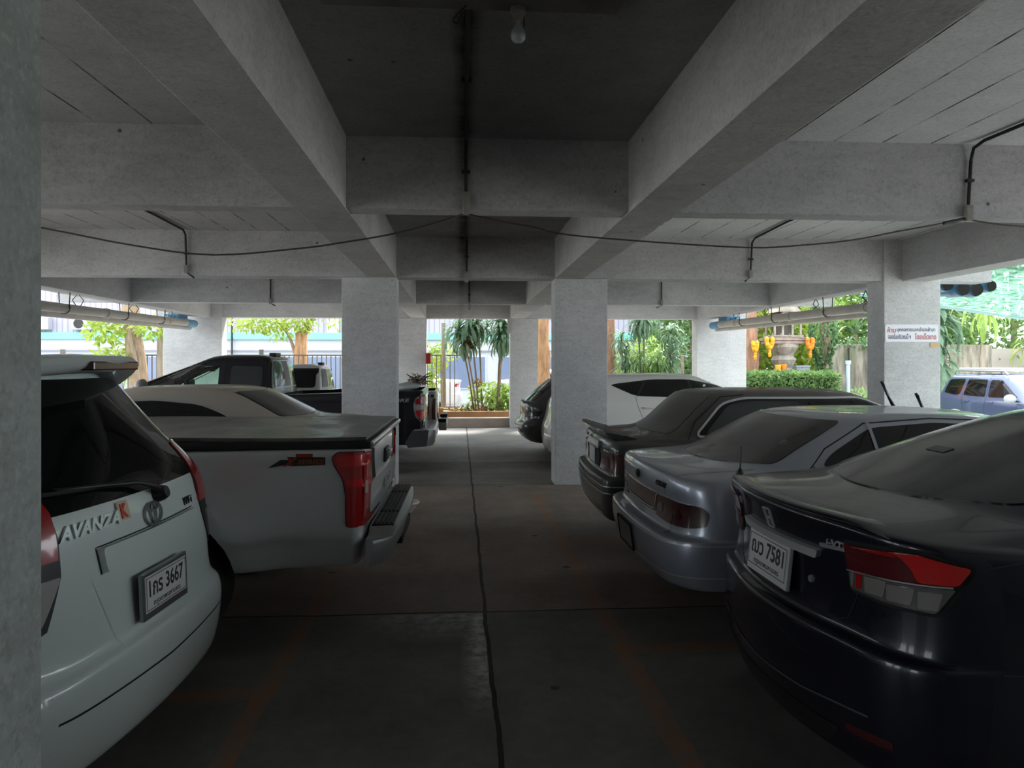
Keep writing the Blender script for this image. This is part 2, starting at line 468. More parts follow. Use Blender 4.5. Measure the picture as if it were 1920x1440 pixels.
    def put(s, name, bm, view, u, v, m, off=.003, parent=None, bv=None, deg=False, smooth=False, fr=None):
        h, U, V, N = fr or s.at(view, u, v, bv, deg)
        return obj(name, xf(bm, frame(h + N * off, U, V, N)), m, parent or s.root, smooth, 35)
    def text(s, name, txt, view, u, v, width, m, h=None, extr=.002, shear=0., off=.003, parent=None, bv=None, deg=False, bold=.0, fr=None):
        return s.put(name, fitw(textmesh(txt, .1, extr, shear=shear, offset=bold), width, h), view, u, v, m, off, parent, bv, deg, fr=fr)
    def plate(s, view, u, v, top, bottom, w=.345, hgt=.155, fr_m=None, frame_w=.018, off=.012, bv=None, tilt=0.):
        h, U, V, N = s.at(view, u, v, bv)
        if tilt: q = Matrix.Rotation(tilt, 3, U); V = q @ V; N = q @ N
        fr = (h, U, V, N)
        b = BM(); box(b, -w / 2 - frame_w, w / 2 + frame_w, -hgt / 2 - frame_w - .012, hgt / 2 + frame_w, -.012, .006, .004)
        root = s.put('number_plate', b, view, u, v, fr_m or M['black'], off, fr=fr)
        b = BM(); box(b, -w / 2, w / 2, -hgt / 2, hgt / 2, .002, .0085, .002)
        pl = s.put('plate_panel', b, view, u, v, M['plate'], off, parent=root, fr=fr)
        o2 = h + N * (off + .0087); f2 = (o2, U, V, N)
        t1 = fitw(textmesh(top, .1, .0006, offset=.002), w * .84, hgt * .47); xf(t1, Matrix.Translation((0, hgt * .13, 0)))
        t2 = fitw(textmesh(bottom, .1, .0006, offset=.001), w * .66, hgt * .17); xf(t2, Matrix.Translation((0, -hgt * .345, 0)))
        me = bpy.data.meshes.new('q'); t2.to_mesh(me); t1.from_mesh(me); t2.free(); bpy.data.meshes.remove(me)
        s.put('plate_lettering', t1, view, u, v, M['plateblack'], 0., parent=root, fr=f2)
        # thin black line round the plate's edge
        b = BM(); e = .006
        for x0, x1, y0, y1 in ((-w/2+e, w/2-e, hgt/2-e-.003, hgt/2-e), (-w/2+e, w/2-e, -hgt/2+e, -hgt/2+e+.003), (-w/2+e, -w/2+e+.003, -hgt/2+e, hgt/2-e), (w/2-e-.003, w/2-e, -hgt/2+e, hgt/2-e)):
            box(b, x0, x1, y0, y1, -.0005, .0006)
        s.put('plate_border', b, view, u, v, M['plateblack'], 0., parent=root, fr=f2)
        return root
    def wheels(s, xs, track, r=.31, width=.2, spokes=5, m=None, hub=.62):
        def prof():
            return [(r * .64, -width / 2), (r * .9, -width / 2), (r * .98, -width * .38), (r, -width * .2), (r, width * .2), (r * .98, width * .38), (r * .9, width / 2), (r * .64, width / 2)]
        tb = BM(); lathe(tb, prof(), 36); tm = bpy.data.meshes.new('tire'); bmesh.ops.recalc_face_normals(tb, faces=tb.faces[:]); tb.to_mesh(tm); tb.free(); tm.materials.append(M['rubber'])
        rb = BM(); lathe(rb, [(r * .66, -width * .4), (r * .66, width * .47), (r * .60, width * .45), (r * .58, width * .2), (0, width * .18)], 36)
        lathe(rb, [(0, width * .44), (r * .13, width * .44), (r * .16, width * .36), (r * .16, width * .15)], 20)
        for k in range(spokes):
            a = 2 * PI * k / spokes; b2 = BM(); box(b2, r * .1, r * .62, -r * .07, r * .07, width * .22, width * .42, .012)
            xf(b2, Matrix.Rotation(a, 4, 'Z')); q = bpy.data.meshes.new('q'); b2.to_mesh(q); rb.from_mesh(q); b2.free(); bpy.data.meshes.remove(q)
        bmesh.ops.recalc_face_normals(rb, faces=rb.faces[:])
        rm = bpy.data.meshes.new('rim'); rb.to_mesh(rm); rb.free(); rm.materials.append(m or M['alloy'])
        for me in (tm, rm):
            for p in me.polygons: p.use_smooth = True
            me.set_sharp_from_angle(angle=R(35))
        for x in xs:
            for sd in (1, -1):
                t = bpy.data.objects.new('wheel', tm); COL.objects.link(t); t.parent = s.root
                t.location = (x, sd * track, r); t.rotation_euler = (R(-90) if sd > 0 else R(90), 0, 0)
                q = bpy.data.objects.new('rim', rm); COL.objects.link(q); q.parent = t
    def mirror(s, x, y, z, m, sd=1, size=.55, out=.02):
        b = BM(); bmesh.ops.create_uvsphere(b, u_segments=20, v_segments=12, radius=1.)
        for v in b.verts:
            v.co.x *= .085 if v.co.x > 0 else .04
            v.co.y *= .12; v.co.z *= .085
        for v in b.verts: v.co = v.co * size
        xf(b, Matrix.Translation((x, sd * (y + out), z)))
        o = obj('mirror', b, m, s.root, True)
        b = BM(); tube(b, [(x, sd * (y - .06), z - .06), (x, sd * (y + out), z - .02)], .025); obj('mirror_stalk', b, M['black'], o)
        return o
def wheelcuts(xs, w, r, depth=.3):
    out = []
    for x in xs:
        for sd in (1, -1):
            b = BM(); lathe(b, [(0, -depth), (r, -depth), (r, depth), (0, depth)], 40, Matrix.Translation((x, sd * (w + .0), .0)) @ Matrix.Rotation(R(90), 4, 'X'))
            out.append(b)
    return out
def arches(xs, w, r, zc, depth=.28):
    cs = []
    for b in wheelcuts(xs, w, r, depth):
        xf(b, Matrix.Translation((0, 0, zc))); cs.append((b, M['gap']))
    return cs
def emblem_rings(s_=.1):
    """three interlocking ellipses"""
    b = BM()
    def ring(rx, ry, t, cy=0.):
        n = 40; v = []
        for k in range(n):
            a = 2 * PI * k / n; c, q = math.cos(a), math.sin(a)
            v.append([b.verts.new((rx * c, cy + ry * q, 0)), b.verts.new(((rx - t) * c, cy + (ry - t) * q, 0)),
                      b.verts.new(((rx - t) * c, cy + (ry - t) * q, .006)), b.verts.new((rx * c, cy + ry * q, .006))])
        for k in range(n):
            p, q = v[k], v[(k + 1) % n]
            for i in range(4): b.faces.new((p[i], p[(i + 1) % 4], q[(i + 1) % 4], q[i]))
    ring(.5, .34, .06); ring(.17, .30, .055, .02); ring(.34, .14, .055, .19)
    for v in b.verts: v.co.x *= s_; v.co.y *= s_
    return b
def emblem_h(w=.075, h=.085):
    b = BM(); o = [(-.5, .5), (.5, .5), (.42, -.5), (-.42, -.5)]; pts = rpoly(o, .18, 4); n = len(pts); v = []
    for x, y in pts:
        v.append([b.verts.new((x * w, y * h, 0)), b.verts.new((x * w * .84, y * h * .86, 0)), b.verts.new((x * w * .84, y * h * .86, .006)), b.verts.new((x * w, y * h, .006))])
    for k in range(n):
        p, q = v[k], v[(k + 1) % n]
        for i in range(4): b.faces.new((p[i], p[(i + 1) % 4], q[(i + 1) % 4], q[i]))
    for x in (-.23, .23):
        vs = [(x - .07 + .04 * math.copysign(1, x), .36), (x + .07 + .04 * math.copysign(1, x), .36), (x + .07 - .02 * math.copysign(1, x), -.36), (x - .07 - .02 * math.copysign(1, x), -.36)]
        lo = [b.verts.new((p[0] * w, p[1] * h, 0)) for p in vs]; hi = [b.verts.new((p[0] * w, p[1] * h, .006)) for p in vs]
        b.faces.new(hi); b.faces.new(lo[::-1])
        for i in range(4): b.faces.new((lo[i], lo[(i + 1) % 4], hi[(i + 1) % 4], hi[i]))
    box(b, -.22 * w, .22 * w, -.07 * h, .07 * h, 0, .006)
    return b
def bezel(b, poly, w, t=.004, h=.006):
    """flat frame along a closed polygon"""
    n = len(poly); v = []
    for i in range(n):
        p0, p, p1 = Vector(poly[i - 1]), Vector(poly[i]), Vector(poly[(i + 1) % n])
        d = (p1 - p0).normalized(); nr = Vector((-d.y, d.x)); q = p + nr * w
        v.append([b.verts.new((p.x, p.y, 0)), b.verts.new((q.x, q.y, 0)), b.verts.new((q.x, q.y, h)), b.verts.new((p.x, p.y, h))])
    for k in range(n):
        p, q = v[k], v[(k + 1) % n]
        for i in range(4): b.faces.new((p[i], p[(i + 1) % 4], q[(i + 1) % 4], q[i]))
    return b
def off_poly(poly, w):
    """polygon grown outward by w (counter-clockwise or clockwise)"""
    area = sum(poly[i - 1][0] * poly[i][1] - poly[i][0] * poly[i - 1][1] for i in range(len(poly)))
    sg = -1 if area > 0 else 1; out = []; n = len(poly)
    for i in range(n):
        p0, p, p1 = Vector(poly[i - 1]), Vector(poly[i]), Vector(poly[(i + 1) % n])
        d1 = (p - p0).normalized() if (p - p0).length > 1e-6 else Vector((1, 0)); d2 = (p1 - p).normalized() if (p1 - p).length > 1e-6 else d1
        n1 = Vector((-d1.y, d1.x)); n2 = Vector((-d2.y, d2.x)); nn = (n1 + n2)
        if nn.length < 1e-6: nn = n1
        nn.normalize(); k = 1 / max(.5, nn.dot(n1)); out.append(tuple(p + nn * w * sg * k))
    return out
# ------------------------------------------------------------------ vehicles
P_white = paint('white_paint', (.62, .68, .655), .3)
P_silver = paint('silver_paint', (.62, .63, .635), .34, .25, dust=(.36, .345, .33), amt=.35)
P_dusty = paint('dusty_pale_gold_paint', (.50, .47, .43), .35, .2, dust=(.50, .43, .36), amt=1.1)
P_black = paint('black_paint', (.006, .006, .010), .25, cw=.5)
P_midnight = paint('dark_navy_paint', (.008, .0085, .016), .25, .1, dust=(.10, .10, .11), amt=.02, cw=.45, spec=.4)
P_steel = paint('steel_blue_paint', (.35, .385, .45), .3, .5, dust=(.36, .36, .355), amt=.45)
P_char = paint('charcoal_paint', (.022, .023, .025), .4, .1, dust=(.105, .095, .085), amt=1.15)
P_pearl = paint('pearl_white_paint', (.66, .66, .64), .3, dust=(.40, .38, .35), amt=.3)
P_grey = paint('grey_paint', (.075, .078, .078), .35, .4, dust=(.26, .25, .23), amt=.3)
P_blue = paint('slate_blue_paint', (.10, .125, .24), .3, .5)
P_wpick = paint('white_pickup_paint', (.58, .57, .55), .35, dust=(.4, .38, .35), amt=.3)
G_dark = glass_mat('tinted_glass', (.006, .007, .007))
G_dust = glass_mat('dusty_tinted_glass', (.02, .02, .02), .06, (.085, .08, .075), .55)
G_city = glass_mat('lightly_dusted_glass', (.012, .012, .014), .05, (.03, .03, .034), .15)
G_pale = clear_mat('clear_window_glass', (.62, .78, .70))
STD = dict(bow=.06, rx=.2, ry=.26, fx=.4, fy=.5, fbow=.15, taper=.02)

# ===== white minivan, nearest on the left =====
c = Car('minivan', 'white minivan with tinted rear window and roof spoiler beside the near pillar', (-1.16, 3.10, 0), PI - R(4.), .42, .83)
c.root['label'] = 'white minivan with roof spoiler, rear wiper and plate ending 3667'
LV = [dict(z=.24, xr=.25, w=.70, xf=3.9), dict(z=.215, xr=.07, w=.775, xf=4.05), dict(z=.225, xr=.03, w=.81, xf=4.08), dict(z=.33, xr=.008, w=.838, xf=4.13), dict(z=.47, xr=-.008, w=.848, xf=4.14),
      dict(z=.555, xr=.002, w=.846, xf=4.14), dict(z=.575, xr=.02, w=.836, xf=4.14), dict(z=.60, xr=.048, w=.824, xf=4.13), dict(z=.72, xr=.058, w=.826, xf=4.1), dict(z=.90, xr=.07, w=.83, xf=4.05, zf=.80), dict(z=1.02, xr=.085, w=.825, xf=3.95, zf=.92),
      dict(z=1.10, xr=.105, w=.81, xf=3.25, zf=1.02), dict(z=1.20, xr=.165, w=.77, xf=3.05, zf=1.12, bow=.14), dict(z=1.32, xr=.245, w=.71, xf=2.8, zf=1.25, bow=.19), dict(z=1.46, xr=.34, w=.65, xf=2.5, zf=1.42, bow=.22),
      dict(z=1.54, xr=.40, w=.61, xf=2.3, zf=1.54, bow=.22), dict(z=1.585, xr=.44, w=.57, xf=2.2, zf=1.60, bow=.2), dict(z=1.612, xr=.52, w=.49, xf=2.1, zf=1.63, bow=.15), dict(z=1.625, xr=.75, w=.30, xf=1.9, zf=1.64)]
me = body_mesh(LV, dict(STD, bow=.075, rx=.26, ry=.30, tf=.19))
c.body(me, P_white, cuts=arches((.86, 3.4), .83, .33, .30))
c.wheels((.86, 3.4), .60, .30, .19)
rg = rpoly([(-.66, 1.115), (-.60, 1.09), (.60, 1.09), (.66, 1.115), (.70, 1.235), (.64, 1.34), (.545, 1.51), (.3, 1.535), (-.3, 1.535), (-.545, 1.51), (-.64, 1.34), (-.70, 1.235)], .03, 3)
c.patch('rear_window', rg, 'rear', G_dark, .006, .014)
for sd, vw in ((1, 'left'), (-1, 'right')):
    c.patch('side_window', rpoly([(.85, 1.13), (.92, 1.46), (1.9, 1.48), (2.9, 1.12)], .05, 3), vw, G_dark, .005, .012, .09)
c.patch('windscreen', rpoly([(-.62, 1.16), (.62, 1.16), (.55, 1.52), (-.55, 1.52)], .05, 3), 'front', G_dark, .005, .012, .1)
# tail lamps: tall, sweeping up the corner; the lower half is a black-backed clear lens
for sd, vw in ((1, 'cleft'), (-1, 'cright')):
    ia = 4 if sd > 0 else -11
    base = rpoly([(25 + ia, 1.10), (36 + ia, 1.235), (66, 1.235), (72, 1.05), (66, .80), (52, .70), (36, .74), (25 + ia / 2, .90), (23 + ia, 1.02)], .03, 3)
    base = [(a, z) for a, z in base]
    r = c.patch('tail_lamp', base, vw, M['black'], .006, .02, deg=True)
    c.patch('red_lens', rpoly([(25.5 + ia, 1.10), (37 + ia, 1.225), (65, 1.225), (70, 1.05), (68, .955), (24.5 + ia, .955)], 1., 3), vw, M['red'], .012, .01, deg=True, parent=r)
    c.patch('clear_lens', rpoly([(28, .90), (62, .90), (60, .80), (50, .73), (39, .76)], 1., 3), vw, M['clear'], .012, .01, deg=True, parent=r)
# roof spoiler
b = BM(); n = 26; rows = []
for i in range(n + 1):
    y = -.53 + 1.06 * i / n; q = abs(y) / .53; bw = .22 * q * q; dz = -.055 * q ** 2.5; e = 1. if q < .9 else max(.55, 1 - (q - .9) * 4)
    xt = .215 + bw; prof = [(xt + .36, 1.632 + dz), (xt + .14, 1.640 + dz), (xt + .02, 1.632 + dz), (xt, 1.612 + dz), (xt + .015, 1.590 + dz), (xt + .055, 1.570 + dz * 1.2), (xt + .14, 1.560 + dz * 1.25 - .012 * (1 - e)), (xt + .22, 1.54 + dz * 1.3), (xt + .36, 1.54 + dz * 1.3)]
    rows.append([b.verts.new((x, y, z)) for x, z in prof])
for r0, r1 in zip(rows[:-1], rows[1:]):
    for k in range(len(r0)): b.faces.new((r0[k], r0[(k + 1) % len(r0)], r1[(k + 1) % len(r0)], r1[k]))
b.faces.new(rows[0]); b.faces.new(rows[-1][::-1])
sp = obj('roof_spoiler', b, P_white, c.root, True, 35)
b = BM(); box(b, .222, .30, -.17, .17, 1.574, 1.610, .006); obj('high_brake_light', b, M['darkred'], sp)
b = BM(); tube(b, [(.75, .28, 1.63), (.85, .28, 1.74)], .006, r2=.003); obj('roof_antenna', b, M['black'], c.root)
# number plate, its garnish, lettering and badge
c.plate('rear', .015, .715, '1กร 3667', 'กรุงเทพมหานคร', w=.345, hgt=.138, fr_m=M['badge'], frame_w=.015, off=.035, tilt=R(2))
bk = [(-.245, .60), (.225, .60), (.205, .845), (-.245, .845)]
c.patch('plate_garnish', rpoly([(-.37, .855), (.37, .855), (.385, .945), (-.385, .945)], .02, 3), 'rear', P_white, .028, .035)
c.seams([[(.385, .95), (-.39, .95)], [(.39, .95), (.37, .85)]], 'rear', .005, .003, 'garnish_edge')
c.seams([[(.66, .455), (.0, .437), (-.66, .455)]], 'rear', .008)
c.seams([[(.66, .455), (.72, .60), (.70, .72)], [(-.66, .455), (-.72, .60), (-.70, .72)], [(.42, .84), (.30, .56), (.20, .50), (-.20, .50), (-.30, .56), (-.42, .84)]], 'rear', .004, .002, 'tailgate_crease', P_white)
c.put('badge', emblem_rings(.145), 'rear', .0, .995, M['badge'], .004)
c.text('name_badge', 'AVANZA', 'rear', .40, 1.03, .33, M['dullchrome'], .05, .004, .35, .003, bold=.004)
b = BM(); box(b, -.035, .035, -.035, .035, 0, .006); e = c.put('trim_badge', b, 'rear', .205, 1.045, mat('badge_cream', (.55, .40, .30), .4), .002)
c.text('trim_badge_lettering', 'K', 'rear', .205, 1.045, .042, mat('badge_red', (.50, .03, .015), .4), .055, .002, off=.009, parent=e, bold=.004)
c.text('engine_badge', 'VVT-i', 'rear', -.35, .985, .10, M['plateblack'], .035, .003, off=.003, bold=.0)
b = BM(); lathe(b, [(0, .01), (.014, .01), (.017, 0), (.017, -.01)], 16); c.put('tailgate_lock', b, 'rear', -.25, .745, M['dullchrome'], .002, smooth=True)
# wiper
h, U, V, N = c.at('rear', -.06, 1.065)
b = BM(); p0 = h + N * .03; p1 = c.at('rear', .10, 1.125)[0] + N * .035; p2 = c.at('rear', .50, 1.165)[0] + N * .025
tube(b, [p0, p0 + (p1 - p0) * .5 + N * .012, p1, (p1 + p2) / 2, p2], .016, 8, r2=.007)
w = obj('rear_wiper', b, M['black'], c.root, True)
b = BM(); lathe(b, [(0, .05), (.024, .05), (.032, .03), (.034, 0)], 16); c.put('wiper_cap', b, 'rear', -.06, 1.06, M['black'], .0, smooth=True, parent=w)
b = BM(); tube(b, [c.at('rear', u, 1.135 + .045 * (u - .05))[0] + N * .02 for u in (.05, .2, .35, .5, .62)], .008, 6); obj('wiper_blade', b, M['rubber'], w)
for sd in (1, -1): c.mirror(2.75, .72, 1.10, P_white, sd)

# ===== silver pickup with tonneau cover =====
c = Car('pickup_truck', 'silver pickup truck with black tonneau lid and chrome step bumper', (-.325, 5.03, 0), PI - R(.5), .3, .915)
LV = [dict(z=.50, xr=.4, w=.78, xf=4.9, zf=.4), dict(z=.47, xr=.22, w=.845, xf=5.1, zf=.34), dict(z=.485, xr=.205, w=.862, xf=5.15, zf=.36), dict(z=.55, xr=.195, w=.882, xf=5.2), dict(z=.615, xr=.19, w=.898, xf=5.2), dict(z=.645, xr=.185, w=.922, xf=5.2), dict(z=.80, xr=.178, w=.922, xf=5.18),
      dict(z=.98, xr=.172, w=.917, xf=5.1, zf=.95), dict(z=1.10, xr=.168, w=.905, xf=5.0, zf=1.02), dict(z=1.128, xr=.172, w=.897, xf=4.95, zf=1.05), dict(z=1.137, xr=.19, w=.88, xf=4.9, zf=1.06), dict(z=1.14, xr=.35, w=.75, xf=4.7, zf=1.09)]
TR = dict(STD, bow=.025, rx=.07, ry=.09, taper=.012)
me = body_mesh(LV, TR, bulges=[(1.32, .40, .52, .655, .06, .44)])
c.body(me, P_silver, cuts=arches((1.32, 4.4), .93, .44, .40))
c.wheels((1.32, 4.4), .79, .38, .26, 6)
CV = [dict(z=1.10, xr=2.56, w=.86, xf=4.25), dict(z=1.14, xr=2.56, w=.86, xf=4.2), dict(z=1.20, xr=2.58, w=.85, xf=4.1), dict(z=1.45, xr=2.64, w=.79, xf=3.75), dict(z=1.62, xr=2.69, w=.72, xf=3.5), dict(z=1.69, xr=2.75, w=.66, xf=3.4), dict(z=1.72, xr=2.9, w=.5, xf=3.3)]
me = body_mesh(CV, dict(TR, fx=.2, fy=.25), 2); c.addbvh(me)
for p in me.polygons: p.use_smooth = True
cab = link('cab', me, P_silver, c.root)
for vw in ('left', 'right'): c.patch('side_window', rpoly([(2.75, 1.18), (2.79, 1.58), (3.4, 1.58), (3.9, 1.18)], .05, 3), vw, G_dark, .005, .012, .1, parent=cab, bv=c.bv2)
c.patch('rear_window', rpoly([(-.6, 1.2), (.6, 1.2), (.55, 1.58), (-.55, 1.58)], .05, 3), 'rear', G_dark, .005, .012, .1, parent=cab, bv=c.bv2)
# tonneau lid: soft sagging panels with a raised black edge
b = BM(); box(b, .155, 2.54, -.885, .885, 1.128, 1.172, .014); lid = obj('tonneau_lid', b, M['black'], c.root, True, 40)
nb = NB('dusty_vinyl'); o_ = nb.obj()
f = nb.ramp(nb.noise(nb.stretch(o_, (1, .35, 1)), 4., 6, .6), 0, 1, .3, .7)
nb.l(nb.mix(f, (.20, .19, .18), (.055, .052, .05)), nb.b.inputs['Base Color']); nb.b.inputs['Roughness'].default_value = .33
nb.bump(nb.noise(nb.stretch(o_, (1, .5, 1)), 3.5, 3), .9, .03)
b = BM(); nx, ny = 40, 30; g = []
for i in range(nx + 1):
    x = .185 + (2.52 - .185) * i / nx; r_ = []
    for j in range(ny + 1):
        y = -.855 + 1.71 * j / ny; seg = min(abs(x - k) for k in (.18, .765, 1.35, 1.935, 2.52)) / .29
        r_.append(b.verts.new((x, y, 1.192 - .010 * min(1, seg) * (1 - (y / .86) ** 4) + .003 * math.sin(9 * y + 5 * x))))
    g.append(r_)
for i in range(nx):
    for j in range(ny): b.faces.new((g[i][j], g[i + 1][j], g[i + 1][j + 1], g[i][j + 1]))
edge = [e for e in b.edges if len(e.link_faces) == 1]; r_ = bmesh.ops.extrude_edge_only(b, edges=edge)
for v in r_['geom']:
    if isinstance(v, bmesh.types.BMVert): v.co.z -= .02
obj('vinyl_cover', b, nb.m, lid, True, 40)
b = BM(); box(b, .146, .162, -.86, .86, 1.146, 1.168, .004); obj('edge_strip', b, M['chrome'], lid)
# lamps
for sd, vw in ((1, 'left'), (-1, 'right')):
    pl = rpoly([(.185, 1.11), (.335, 1.11), (.365, 1.085), (.352, 1.045), (.302, .965), (.287, .88), (.285, .71), (.19, .705)], .015, 3)
    r = c.patch('tail_lamp', off_poly(pl, .006), vw, M['gap'], .004, .02, .03)
    c.patch('red_lens', pl, vw, M['red'], .012, .02, .03, parent=r)
    c.patch('bright_lens_band', rpoly([(.19, 1.095), (.325, 1.095), (.345, 1.075), (.32, 1.03), (.19, 1.04)], .01, 2), vw, M['brightred'], .015, .005, .03, parent=r)
    c.patch('bright_lens_band', rpoly([(.19, .965), (.29, .965), (.282, .925), (.19, .92)], .01, 2), vw, M['brightred'], .015, .005, .03, parent=r)
    yy = (.80, .862) if sd > 0 else (-.862, -.80)
    c.patch('lamp_rear_face', rpoly([(yy[0], .71), (yy[1], .71), (yy[1], 1.10), (yy[0], 1.10)], .01, 2), 'rear', M['red'], .010, .02, .03, parent=r)
    c.patch('clear_lens', rpoly([(yy[0] + .008, .88), (yy[1] - .008, .88), (yy[1] - .008, .95), (yy[0] + .008, .95)], .005, 2), 'rear', M['clear'], .014, .008, .03, parent=r)
# tailgate
c.seams([[(.79, .62), (.79, 1.11)], [(-.79, .62), (-.79, 1.11)], [(-.79, .62), (.79, .62)]], 'rear', .01, .002, 'tailgate_gap')
c.patch('tailgate_panel', rpoly([(-.70, .74), (.70, .74), (.70, .92), (-.70, .92)], .04, 4), 'rear', P_silver, .012, .015, .08)
b = BM(); box(b, -.11, .11, -.045, .045, -.01, .012, .008); hd = c.put('tailgate_handle', b, 'rear', .0, 1.0, M['black'], .004, smooth=True)
b = BM(); box(b, -.085, .085, -.012, .03, .012, .034, .008); c.put('handle_grip', b, 'rear', .0, 1.0, M['chrome'], .004, parent=hd, smooth=True)
c.text('name_badge', 'ISUZU', 'rear', -.03, .83, .34, M['dullchrome'], .055, .004, off=.014, bold=.004)
c.text('model_badge', 'D-MAX', 'rear', .70, .69, .16, M['dullchrome'], .03, .003, .2)
# side decal
b = BM(); pts = [(-.21, -.04), (-.10, -.02), (-.05, -.028), (.15, -.022), (.15, .026), (.07, .028), (.07, .05), (-.035, .05), (-.035, .028), (-.09, .03), (-.08, .012), (-.13, .012)]
f = b.faces.new([b.verts.new((x * .86, y * .86, 0)) for x, y in pts]); r_ = bmesh.ops.extrude_face_region(b, geom=[f])
for v in r_['geom']:
    if isinstance(v, bmesh.types.BMVert): v.co.z += .002
dc = c.put('side_decal', b, 'left', .53, 1.065, mat('decal_black', (.02, .018, .016), .5), .002)
c.text('decal_lettering', 'X', 'left', .59, 1.063, .08, mat('decal_red', (.30, .03, .015), .5), .047, .001, .5, .005, parent=dc, bold=.006)
c.text('decal_lettering', 'SERIES', 'left', .478, 1.063, .145, mat('decal_orange', (.26, .06, .02), .5), .026, .001, .2, .005, parent=dc, bold=.003)
b = BM(); box(b, -.043, .043, -.009, .009, 0, .002); c.put('decal_flash', b, 'left', .515, 1.098, mat('decal_red_band', (.32, .015, .015), .5), .004, parent=dc)
# step bumper
b = BM(); rows = []
for i in range(31):
    y = -.89 + 1.78 * i / 30; q = abs(y) / .89
    xo = .0 + .05 * q ** 2 + (.09 * ((q - .82) / .18) ** 2 if q > .82 else 0); zt = .665 - (.035 if q > .80 else 0.) ; zb = .475 + (.04 if q < .72 else .0) + (.05 if q < .3 else 0.)
    rows.append([b.verts.new((x, y, z)) for x, z in ((.185, zt), (xo + .03, zt + .004), (xo + .005, zt - .008), (xo, zt - .03), (xo + .012, (zt + zb) / 2), (xo + .03, zb + .01), (xo + .06, zb), (.185, zb + .03))])
for r0, r1 in zip(rows[:-1], rows[1:]):
    for k in range(8): b.faces.new((r0[k], r0[(k + 1) % 8], r1[(k + 1) % 8], r1[k]))
b.faces.new(rows[0]); b.faces.new(rows[-1][::-1])
bp = obj('step_bumper', b, M['dullchrome'], c.root, True, 38)
b = BM()
for y0, y1 in ((-.70, -.36), (-.345, .345), (.36, .70)):
    box(b, .05, .175, y0, y1, .664, .678, .004)
    for k in range(5): box(b, .06 + .024 * k, .07 + .024 * k, y0 + .02, y1 - .02, .677, .684)
obj('step_pad', b, M['black'], bp)
b = BM(); box(b, .03, .10, -.32, .32, .47, .545, .01); obj('bumper_recess', b, M['black'], bp)
c.seams([[(2.56, .46), (2.56, 1.10)]], 'left', .012)
c.seams([[(.20, .655), (.45, .645), (.75, .625), (.86, .61)]], 'left', .004, .001, 'side_crease', P_silver)
b = BM(); tube(b, [(.1, -.45, .40), (1.0, -.45, .42)], .025); obj('exhaust_pipe', b, M['dullchrome'], c.root)
for sd in (1, -1): c.mirror(3.95, .83, 1.18, P_silver, sd)

# ===== sedan kit =====
def sedan(c, m, zs, lw, hw=.80, deck=1.05, roof=1.46, glass_base=.62, glass_top=1.25, L=4.45, deck_x=.03, gw=.74, rw=.56, bump=(.24, .50, .62), face=.07, D=None, wh=(1.02, 3.62), whr=.31, bulge=(), lipz=None, hoodz=.78, cowl=3.25, cuts=(), wroof=2.25, crown=.02, arch=True):
    z0, z1, z2 = bump
    LV = [dict(z=z0 + .05, xr=.28, w=lw - .12, xf=L - .2), dict(z=z0, xr=.08, w=lw - .045, xf=L - .06), dict(z=z0 + .02, xr=.045, w=lw - .025, xf=L - .03), dict(z=z0 + .12, xr=.012, w=lw - .01, xf=L), dict(z=z1, xr=.0, w=lw, xf=L), dict(z=z2 - .03, xr=.002, w=lw, xf=L), dict(z=z2 - .008, xr=.008, w=lw, xf=L - .01), dict(z=z2, xr=.022, w=lw - .001, xf=L - .03), dict(z=z2 + .006, xr=face - .012, w=lw - .002, xf=L - .05), dict(z=z2 + .02, xr=face, w=lw - .003, xf=L - .06, zf=z2 - .02),
          dict(z=(z2 + deck) / 2, xr=face + .015, w=lw - .004, xf=L - .12, zf=hoodz - .06), dict(z=deck - .07, xr=face - .01, w=lw - .018, xf=L - .25, zf=hoodz - .03), dict(z=deck - .014, xr=deck_x, w=lw - .03, xf=L - .35, zf=hoodz), dict(z=deck, xr=deck_x + .010, w=lw - .05, xf=L - .45, zf=hoodz + .02, crown=.005),
          dict(z=deck + .004, xr=deck_x + .06, w=lw - .075, xf=L - .6, zf=hoodz + .05, crown=crown), dict(z=deck + .025, xr=glass_base - .10, w=gw + .02, xf=cowl + .1, zf=deck - .06, crown=crown), dict(z=deck + .035, xr=glass_base - .02, w=gw, xf=cowl, zf=deck - .03, crown=crown)]
    gz = deck + .035
    for t in (.12, .35, .62, .85):
        LV.append(dict(z=gz + (roof - .04 - gz) * t, xr=glass_base + (glass_top - glass_base) * t ** 1.08, w=gw + (rw - gw) * t ** 1.15, xf=cowl + (wroof - cowl) * t, crown=.01, bow=.10))
    LV += [dict(z=roof - .035, xr=glass_top + .03, w=rw - .01, xf=wroof, bow=.08), dict(z=roof - .016, xr=glass_top + .14, w=rw - .06, xf=wroof - .1, bow=.07), dict(z=roof - .004, xr=glass_top + .32, w=rw * .68, xf=wroof - .25, bow=.05), dict(z=roof, xr=glass_top + .5, w=rw * .35, xf=wroof - .45)]
    me = body_mesh(LV, D or STD, 2, bulge)
    cs = list(cuts) + (arches(wh, lw, whr + .045, whr - .005) if arch else [])
    bo = c.body(me, m, cuts=cs); c.wheels(wh, lw - .12, whr, .2)
    return bo

